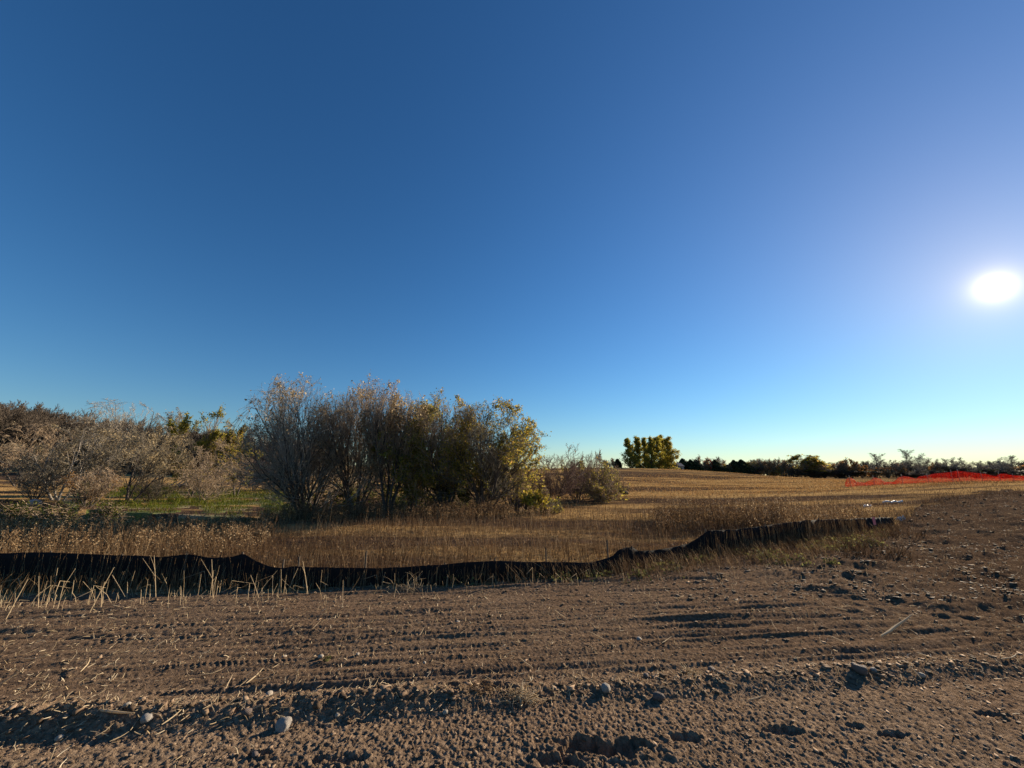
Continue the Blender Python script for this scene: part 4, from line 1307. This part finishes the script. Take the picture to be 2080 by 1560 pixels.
tag(link_mesh('dead_stems', mesh('dead_stems', *ws, True), M['weed']), 'thin dead stems crowding the foot of the silt fence', 'dead stems', kind='stuff')
kg = (c > 900) & (fbm(xw * 1.2, yw * 1.2, 2, 13) > .08) & (r.random(len(xw)) < .22)
ii = np.repeat(np.where(kg)[0], 5)
cg = np.stack([xw[ii] + r.normal(size=len(ii)) * .05, yw[ii] + r.normal(size=len(ii)) * .05, 0 * xw[ii]], -1)
cg[:, 2] = ground(cg[:, 0], cg[:, 1]) + r.uniform(.01, .12, len(ii))
tag(link_mesh('low_weeds', mesh('low_weeds', *leaves(cg, .045, r)), M['sprout']), 'low drab green weeds along the right half of the silt fence', 'weeds', kind='stuff')
for q, (px, py, lab) in enumerate([(1302, 1172, 'small bright green weed before the bump of the black fence'), (1560, 1130, 'green weed tuft in front of the right half of the black fence'),
                                   (1690, 1148, 'pale green weed tuft below the right end of the black fence'), (662, 1347, 'tiny green sprout alone on the bare soil')]):
    x, y = gpx(px, py)
    n = 46 if q < 3 else 10
    cl = np.abs(r.normal(size=(n, 3))) * [1, 1, .8] * (.055 if q < 3 else .02) * np.where(r.random((n, 3)) < .5, -1, 1)
    cl[:, 2] = np.abs(cl[:, 2]) + .01
    v, f = leaves(cl, .05 if q < 3 else .03, r)
    stv = tubes(np.stack([cl * [.2, .2, 0] + [0, 0, -.02], cl * [.6, .6, .6], cl], 1), np.full((n, 3), .0022), 3)
    tag(link_mesh('green_weed', mesh('green_weed', *join([stv, (v, f)])), M['sprout'], None, (x, y, float(ground(x, y)))), lab, 'weed')

xq, yq = scatter(34000, 8, 40, 1.0, r, .7, 1.55)
s_, _ = is_soil(xq, yq)
kq = (s_ > -2.5) & (s_ < 9) & (r.random(len(xq)) < np.clip(.30 - .05 * s_ + 1.1 * fbm(xq * .5, yq * .8, 2, 19), 0, 1)) & (np.arctan2(xq, yq) > math.atan(.80))
xq, yq = xq[kq], yq[kq]
tag(link_mesh('dead_stems', mesh('dead_stems', *blades(len(xq), xq, yq, r.uniform(.05, .24, len(xq)), .4, r.uniform(.003, .007, len(xq)), r), True), M['weed_dark']), 'scattered dead stems on the rise beyond the end of the silt fence', 'dead stems', kind='stuff')

# ------------------------------------------------------------------ straw, stones and clods on the bare soil
def straw_mesh(L, rad, bend, r):
    t = np.linspace(-.5, .5, 5)
    p = np.stack([t * L, bend * L * (t ** 2 - .1) + .01 * r.normal(size=5) * L, .06 * L * np.abs(t) + .0], -1)
    return mesh('straw', *tubes(p[None], rad * np.array([[.6, 1, .9, .7, .3]]), 5), True)


r = np.random.default_rng(61)
sv = [straw_mesh(1.0, rd, b, r) for rd, b in ((.022, 0), (.028, .12), (.018, .3), (.036, .05), (.018, -.2), (.024, .5))]
for me in sv:
    me.materials.append(M['straw'])


def lay_straw(px, py, L, yaw, tilt, k, label, group='pieces of straw on the bare soil'):
    x, y = gpx(px, py)
    z = float(ground(x, y)) + .003 + abs(math.sin(tilt)) * L * .45
    o = link_mesh('straw', sv[k % 6], None, None, (x, y, z))
    o.scale = (L, L, L)
    o.rotation_euler = (0, -tilt, yaw)
    if label is None:
        y0 = np.interp(px, [0, 560, 1000, 1500, 2080], [1480, 1440, 1412, 1398, 1360])
        label = ('tiny ' if L < .085 else 'short ' if L < .13 else 'long ') + ('bowed ' if k % 6 in (2, 5) else 'thick ' if k % 6 == 3 else 'thin ' if k % 6 == 4 else '') + 'straw ' + \
            ('lying crosswise ' if abs(math.cos(yaw)) > .8 else 'pointing away ' if abs(math.cos(yaw)) < .35 else 'lying slanted ') + \
            ('on the berm ' if abs(py - y0) < 34 else 'on the near ruts ' if py > y0 - 120 else 'on the far ruts ') + where(px, STRAW_AT)
    return tag(o, label, 'straw', group)


# named ones along the berm: foot and tip in the picture
for k, (x0, y0, x1, y1, lab) in enumerate([
        (110, 1521, 158, 1488, 'bright straw lying slanted, leftmost of the large ones in the front'), (326, 1488, 382, 1453, 'bright thick corn husk piece slanted before the berm'),
        (222, 1512, 274, 1487, 'curved bright stem lying under the crossed stems'), (180, 1466, 300, 1490, 'long dull stem lying crosswise on the berm'),
        (262, 1496, 286, 1467, 'thin stem crossing over the curved bright one'), (506, 1429, 530, 1414, 'bright bent straw beside the pale stone'),
        (745, 1462, 768, 1440, 'pair-forming pale straw right of the grey stone'), (870, 1434, 890, 1416, 'short pale straw on the dark part of the berm'),
        (500, 1392, 545, 1362, 'thin bundle straw slanting on the soil at the centre left'), (508, 1384, 560, 1378, 'thin bowed straw beside the slanting bundle'),
        (1345, 1312, 1372, 1296, 'lone straw on the rutted soil right of the middle'), (1790, 1300, 1880, 1272, 'long pale strip of trodden straw on the soil at the right'),
        (2040, 1354, 2075, 1346, 'pale straw lying at the right edge on the berm'), (1265, 1440, 1275, 1446, 'short curved straw right of the straw tuft'),
        (1190, 1533, 1232, 1529, 'curved straw lying in the hollow at the bottom'), (600, 1392, 612, 1384, 'short straw on tread marks left of the middle'),
        (163, 1373, 188, 1346, 'two-coloured straw standing slanted at the left'), (455, 1404, 475, 1372, 'slanted straw beside a dark rut at the left')]):
    a, b = np.array(gpx(x0, y0)), np.array(gpx(x1, y1))
    d = b - a
    up = .18 if abs(y1 - y0) > 25 else .05
    d = d * (.75 if abs(y1 - y0) > 14 else .95)
    L = max(.08, float(np.hypot(*d)))
    m = a + d / 2
    z = float(ground(m[0], m[1])) + .008 + L * up * .5
    o = link_mesh('straw', sv[(0, 3, 1, 0, 0, 1, 0)[k % 7]], None, None, (m[0], m[1], z))
    o.scale = (L, L, L)
    o.rotation_euler = (0, -math.atan(up), math.atan2(d[1], d[0]))
    tag(o, lab, 'straw', 'pieces of straw on the bare soil')
for k in range(190):
    px = r.uniform(-20, 2080)
    v = r.random()
    py = (np.interp(px, [0, 560, 1000, 1500, 2080], [1480, 1440, 1412, 1398, 1360]) + r.normal() * 16) if v < .45 else r.uniform(np.interp(px, [0, 500, 1000, 1640, 2080], [1250, 1228, 1212, 1180, 1130]), 1420)
    L = r.uniform(.05, .17) * (1.0 if py > 1300 else 1.15)
    lay_straw(px, py, L, r.uniform(0, 3.14), abs(r.normal()) * .25, int(r.integers(6)), None)
# small litter, uncountable
xs, ys = scatter(52000, 2.4, 26, 1.0, r, -1.6, 1.5)
s_, rs = is_soil(xs, ys)
vv = trackv(xs, ys)
pk = np.interp(xs / ys, [-1.3, -.2, .5, .9, 1.3], [.26, .13, .09, .15, .17]) + .5 * np.exp(-((vv - 3.35) / .16) ** 2) + .25 * np.clip((vv - 3.5) / 2, 0, 1) - .14 * (vv < 3.1)
kp = (s_ > -.2) & (r.random(len(xs)) < pk)
xs, ys = xs[kp], ys[kp]
n = len(xs)
L = r.uniform(.015, .07, n) * np.interp(ys, [2, 6, 13], [.8, 1.1, 1.6])
a = r.uniform(0, 6.28, n)
tl = np.abs(r.normal(size=n)) * .3
up = r.random(n) < np.interp(ys, [3, 6], [.08, .25])
tl = np.where(up, r.uniform(.8, 1.5, n), tl)
d = np.stack([np.cos(a) * np.cos(tl), np.sin(a) * np.cos(tl), np.sin(tl)], -1) * L[:, None]
b0 = np.stack([xs, ys, ground(xs, ys) + .003], -1)
bend = r.normal(size=(n, 3)) * L[:, None] * .10
P = np.stack([b0, b0 + d * .5 + bend, b0 + d], 1)
tag(link_mesh('straw_litter', mesh('straw_litter', *tubes(P, r.uniform(.0013, .0038, n)[:, None] * np.interp(ys, [3, 8, 20], [1, 1.15, 1.5])[:, None] * np.array([[1, 1, .6]]), 3), True), M['straw']), 'fine pale straw litter strewn over the bare soil', 'litter', kind='stuff')


def rock_geo(seed, sub=2, rough=.25):
    import bmesh
    bm = bmesh.new()
    bmesh.ops.create_icosphere(bm, subdivisions=sub, radius=1)
    v = np.array([q.co[:] for q in bm.verts])
    f = np.array([[q.index for q in t.verts] for t in bm.faces])
    bm.free()
    k = 1 + rough * (vnoise(v[:, 0] * 1.3 + seed * 3.1, v[:, 1] * 1.3 + v[:, 2] * .9, seed) + .5 * vnoise(v[:, 0] * 3 - v[:, 2] * 2, v[:, 1] * 3 + seed * 1.7, seed + 4))
    v = v * k[:, None]
    v = np.sign(v) * np.abs(v) ** .85
    return v, f


STN = [
    (574, 1481, 24, 'stone', 'largest grey rounded stone, casting a long shadow on the soil at the left'),
    (545, 1423, 12, 'stone_pale', 'small pale stone at the end of the bright bent straw'),
    (120, 1502, 12, 'stone_pale', 'pale flattened stone half sunk at the far left of the berm'),
    (253, 1460, 10, 'stone_pale', 'small pinkish pale stone on the berm above the crossed stems'),
    (293, 1478, 18, 'stone', 'tan stone half buried beside the thick husk'),
    (500, 1463, 14, 'stone_brown', 'brown stone in the shade of the berm left of the largest stone'),
    (1231, 1412, 16, 'stone', 'upright grey stone on the berm right of the straw tuft'),
    (1338, 1422, 20, 'stone_brown', 'dark brown stone on the berm in the middle right'),
    (1313, 1384, 10, 'stone_brown', 'small brown stone above the dark brown one'),
    (1748, 1374, 21, 'stone_brown', 'broad brown stone on the berm at the right'),
    (1446, 1368, 13, 'stone_brown', 'brown clod-like stone with a lit edge on the tyre marks'),
    (1872, 1376, 10, 'stone_pale', 'small pale stone on the berm at the far right'),
    (1776, 1372, 10, 'stone', 'small grey stone right of the broad brown one'),
    (905, 1450, 9, 'stone_pale', 'small white stone below the dark part of the berm'),
    (684, 1459, 8, 'stone_pale', 'white pebble below the berm right of the largest stone'),
    (577, 1333, 8, 'stone_pale', 'white pebble on the rutted soil at the left'),
    (726, 1334, 7, 'stone_pale', 'white pebble in a rut left of the middle'),
    (651, 1340, 9, 'stone_pale', 'pale chip beside the tiny green sprout'),
    (862, 1350, 6, 'stone_pale', 'tiny white pebble near the middle of the rutted soil'),
    (930, 1264, 7, 'stone_pale', 'white pebble on the far side of the rutted soil'),
    (1298, 1300, 9, 'stone', 'grey pebble on the rutted soil right of the middle'),
    (518, 1541, 12, 'stone_brown', 'dark clod at the bottom left edge'),
]
stone_v = {}
for k, (px, py, w, mt, lab) in enumerate(STN):
    x, y = gpx(px, py)
    W = span(w, y) / math.cos(PITCH) * 1.05
    key = (k % 7, mt)
    if key not in stone_v:
        v, f = rock_geo(k % 7 + 1, 3 if k in (0, 9) else 2)
        stone_v[key] = mesh('stone', v, f, True)
        stone_v[key].materials.append(M[mt])
    o = link_mesh('stone', stone_v[key], None, None, (x, y, float(ground(x, y)) + W * .22))
    o.scale = (W * .5, W * .42, W * (.42 if k in (0, 6) else .34))
    o.rotation_euler = (.1, .1, k * 1.3)
    tag(o, lab, 'stone', 'stones lying on the bare soil')

# soil clods, uncountable
bv, bf = rock_geo(3, 1, 1.1)
xs, ys = scatter(26000, 2.15, 12, 1.1, r, -1.55, 1.5)
s_, rs = is_soil(xs, ys)
vv = trackv(xs, ys)
pk = .42 * (vv < 3.2) + 1.0 * np.exp(-((vv - 3.33) / .14) ** 2) + .22 * (vv > 3.45)
kp = (s_ > 0) & (r.random(len(xs)) < pk)
xs, ys, vv = xs[kp], ys[kp], vv[kp]
n = len(xs)
sz = np.minimum(.0036 * (1 - r.random(n)) ** -.5, .013) * (1 + .75 * np.exp(-((vv - 3.33) / .14) ** 2)) * np.interp(ys, [2, 5, 9], [.85, 1.3, 2.0])
a = r.uniform(0, 6.28, n)
ca, sa = np.cos(a), np.sin(a)
q = bv[None] * r.uniform(.7, 1.25, (n, 1, 3)) * np.array([1, 1, .75])
q = np.stack([q[..., 0] * ca[:, None] - q[..., 1] * sa[:, None], q[..., 0] * sa[:, None] + q[..., 1] * ca[:, None], q[..., 2]], -1) * sz[:, None, None]
q = q + np.stack([xs, ys, ground(xs, ys) + sz * .15], -1)[:, None]
fq = (bf[None] + (np.arange(n) * len(bv))[:, None, None]).reshape(-1, 3)
tag(link_mesh('soil_clods', mesh('soil_clods', q.reshape(-1, 3), fq, True), M['clod']), 'small crumbled soil clods strewn over the bare soil', 'clods', kind='stuff')

xs, ys = scatter(9000, 5.5, 30, 1.0, r, .35, 1.6)
s_, rs = is_soil(xs, ys)
kp = (s_ > -.3) & (fbm(xs * 1.1, ys * 1.6, 2, 17) > -.12)
xs, ys = xs[kp], ys[kp]
n = len(xs)
sz = np.minimum(.007 * (1 - r.random(n)) ** -.5, .03) * np.interp(ys, [5, 20], [.8, 1.4])
a = r.uniform(0, 6.28, n)
ca, sa = np.cos(a), np.sin(a)
q = bv[None] * r.uniform(.7, 1.4, (n, 1, 3)) * np.array([1.2, 1, .7])
q = np.stack([q[..., 0] * ca[:, None] - q[..., 1] * sa[:, None], q[..., 0] * sa[:, None] + q[..., 1] * ca[:, None], q[..., 2]], -1) * sz[:, None, None]
q = q + np.stack([xs, ys, ground(xs, ys) + sz * .15], -1)[:, None]
fq = (bf[None] + (np.arange(n) * len(bv))[:, None, None]).reshape(-1, 3)
tag(link_mesh('soil_clods', mesh('soil_clods', q.reshape(-1, 3), fq, True), M['clod_dark']), 'rough dark clods turned up on the bare rise at the right', 'clods', kind='stuff')

# ------------------------------------------------------------------ single finds
def tuft(px, py, n, size, label, mat='straw', up=.5):
    x, y = gpx(px, py)
    d = unit(r.normal(size=(n, 3)) * [1, .8, up])
    d[:, 2] = np.abs(d[:, 2])
    L = size * r.uniform(.5, 1.1, n)
    b0 = r.normal(size=(n, 3)) * size * [.5, .25, .12]
    b0[:, 2] = np.abs(b0[:, 2])
    P = grow(b0, d, L, 4, .35, -.12, r)
    tag(link_mesh('straw_tuft', mesh('straw_tuft', *tubes(P, np.full((n, 5), .0019) * np.array([[1, 1, 1, .8, .5]]), 3), True), M[mat], None, (x, y, float(ground(x, y)))), label, 'straw tuft')


tuft(1062, 1425, 170, .12, 'matted tan straw tuft on the berm left of the upright grey stone')
tuft(1400, 1372, 60, .09, 'small heap of straw bits on the berm above the dark brown stone')
tuft(1180, 1385, 30, .08, 'few bent straws beside a hollow on the berm left of the upright stone')
tuft(975, 1418, 50, .12, 'thin mesh of dry stems over the darkest part of the berm', 'weed')
tuft(82, 1405, 12, .05, 'small pale root crown with short arms on the soil at the left')
tuft(825, 1200, 45, .30, 'heap of tangled dry stems at the soil edge in the middle')

# scrap of white sheet and pink tape by the end of the silt fence
x, y = gpx(1826, 1056)
z = float(ground(x, y))
g = np.stack(np.meshgrid(np.linspace(0, 1, 7), np.linspace(0, 1, 6), indexing='ij'), -1).reshape(-1, 2)
sv_ = np.stack([-.08 + g[:, 0] * .27 + .04 * np.sin(g[:, 1] * 5), .04 * np.sin(g[:, 0] * 9 + g[:, 1] * 3), g[:, 1] * (.06 + .15 * g[:, 0]) + .03 * np.sin(g[:, 0] * 6)], -1)
fi = np.array([[i * 6 + j, i * 6 + j + 1, (i + 1) * 6 + j + 1, (i + 1) * 6 + j] for i in range(6) for j in range(5)])
two = join([(sv_, fi), (sv_ + [0, .004, 0], fi[:, ::-1])])
tag(link_mesh('plastic_scrap', mesh('plastic_scrap', *two, True), M['white'], None, (x, y, z)), 'crumpled white plastic scrap sticking up at the right end of the silt fence', 'plastic scrap')
for (px, py, L, lab) in [(1815, 1020, 1.1, 'long thin white strip lying on the soil beyond the end of the silt fence'), (1764, 1030, .45, 'short white scrap lying left of the long white strip')]:
    x, y = gpx(px, py)
    t = np.linspace(-.5, .5, 9)
    sx_, sy_ = x + t * L, y + .1 * np.sin(t * 5)
    sz_ = ground(sx_, sy_) + .07 + .03 * np.sin(t * 14)
    tp_ = np.stack([np.stack([sx_, sy_ + q, sz_ + w], -1) for q, w in ((0, -.05), (0, .02), (.05, .03), (.06, -.04))], 1) - [x, y, float(ground(x, y))]
    i_ = (np.arange(8)[:, None] * 4 + np.arange(4)[None]).ravel()
    j_ = (np.arange(8)[:, None] * 4 + (np.arange(4)[None] + 1) % 4).ravel()
    tag(link_mesh('plastic_scrap', mesh('plastic_scrap', tp_.reshape(-1, 3), np.stack([i_, j_, j_ + 4, i_ + 4], -1), True), M['white'], None, (x, y, float(ground(x, y)))), lab, 'plastic scrap')
x, y = gpx(1783, 1086)
z = float(ground(x, y))
pk = empty('marker_stake', (x, y, z), 'thin survey stake with pink tape near the right end of the silt fence', 'marker stake')
link_mesh('stake', mesh('stake', *tubes(np.array([[[0, 0, -.15], [0, 0, .2], [.0, 0, .46]]]), np.full((1, 3), .012), 5), True), M['stake'], pk)
link_mesh('tape', mesh('tape', *box(-.075, .0, -.018, -.014, .24, .44)), M['pink'], pk)

# fallen log at the end of the thicket, leaning branches and brush pile on the left
x, y = gpx(1250, 1006)
z = float(ground(x, y))
lg = empty('fallen_log', (x, y, z), 'dark fallen log with a torn end lying at the right end of the thicket', 'log')
pts = np.array([[[-1.3, .2, .75], [-.7, .1, .62], [0, 0, .45], [.55, 0, .27], [.95, .05, .12]]])
link_mesh('trunk', mesh('trunk', *tubes(pts, np.array([[.10, .14, .17, .18, .13]]), 9), True), M['bark'], lg)
rb = np.random.default_rng(4)
bb = grow(pts[0, [0, 1, 1, 2, 3, 3]] + 0, unit(rb.normal(size=(6, 3)) * [1, .5, .6] + [0, 0, .2]), np.full(6, .7), 4, .15, 0, rb)
link_mesh('branches', mesh('branches', *tubes(bb, np.full((6, 5), .03) * np.linspace(1, .3, 5)[None], 5), True), M['bark'], lg)

x, y = gpx(362, 988)
z = float(ground(x, y))
fb = empty('fallen_branches', (x, y, z), 'pale bare branches of a toppled tree leaning right beyond the green grass', 'fallen tree')
n = 16
d = np.stack([np.cos(rb.uniform(.12, .95, n)), rb.normal(size=n) * .15, np.sin(rb.uniform(.15, .85, n))], -1)
bb = grow(rb.normal(size=(n, 3)) * [.4, .2, .05] + [0, 0, .05], unit(d), rb.uniform(1.6, 4.2, n), 6, .05, .02, rb)
link_mesh('trunk', mesh('trunk', *tubes(bb, rb.uniform(.03, .06, n)[:, None] * np.linspace(1, .25, 7)[None], 6), True), M['bark_pale'], fb)
s, dd, t, par = spawn(bb, 6, .3, 1, 30, 8, rb)
b2 = grow(s, dd, rb.uniform(.4, 1.1, len(t)), 3, .08, .03, rb)
tag(link_mesh('branches', mesh('branches', *tubes(b2, np.full((len(t), 4), .012), 3), True), M['twig_grey'], fb), kind='stuff')

for k, (px, py, w, h, lab) in enumerate([(25, 1024, 95, 30, 'dark overgrown mound of brush at the left edge'), (104, 1030, 70, 28, 'dark mound of brush right of the pale rock'), (205, 1024, 60, 20, 'low dark heap of brush added for the shade under the rust orange shrub')]):  # third heap is added where only shadow lies under the shrub
    Y = 22.3
    p = place(px, Y)
    W, Hm = span(w, Y), zpy(Y, py - 18) - p[2]
    mo = empty('brush_pile', p, lab, 'brush pile', 'brush piles by the ditch')
    v, f = rock_geo(30 + k, 3, .5)
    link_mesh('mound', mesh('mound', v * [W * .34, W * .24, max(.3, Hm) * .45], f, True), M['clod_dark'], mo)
    n = 1500
    d = unit(rb.normal(size=(n, 3)))
    d[:, 2] = np.abs(d[:, 2])
    st_ = d * [W * .55, W * .38, max(.3, Hm) * .80] * rb.uniform(.55, 1, (n, 1))
    tw = grow(st_, unit(rb.normal(size=(n, 3)) * [1, 1, .4]), rb.uniform(.2, .6, n), 3, .15, -.02, rb)
    tag(link_mesh('branches', mesh('branches', *tubes(tw, np.full((n, 4), .009), 3), True), M['twig_brown'], mo), kind='stuff')
    cl = st_[rb.integers(0, n, 3200)] * rb.uniform(.8, 1.25, (3200, 1))
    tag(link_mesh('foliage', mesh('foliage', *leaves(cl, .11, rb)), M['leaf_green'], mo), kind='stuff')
p = place(70, 24.6)
v, f = rock_geo(9, 2)
o = link_mesh('rock', mesh('rock', v, f, True), M['stone'], None, (p[0], p[1], p[2] + .12))
o.scale = (.34, .25, .2)
tag(o, 'pale rock lying on the brush between two dark mounds at the left', 'rock')
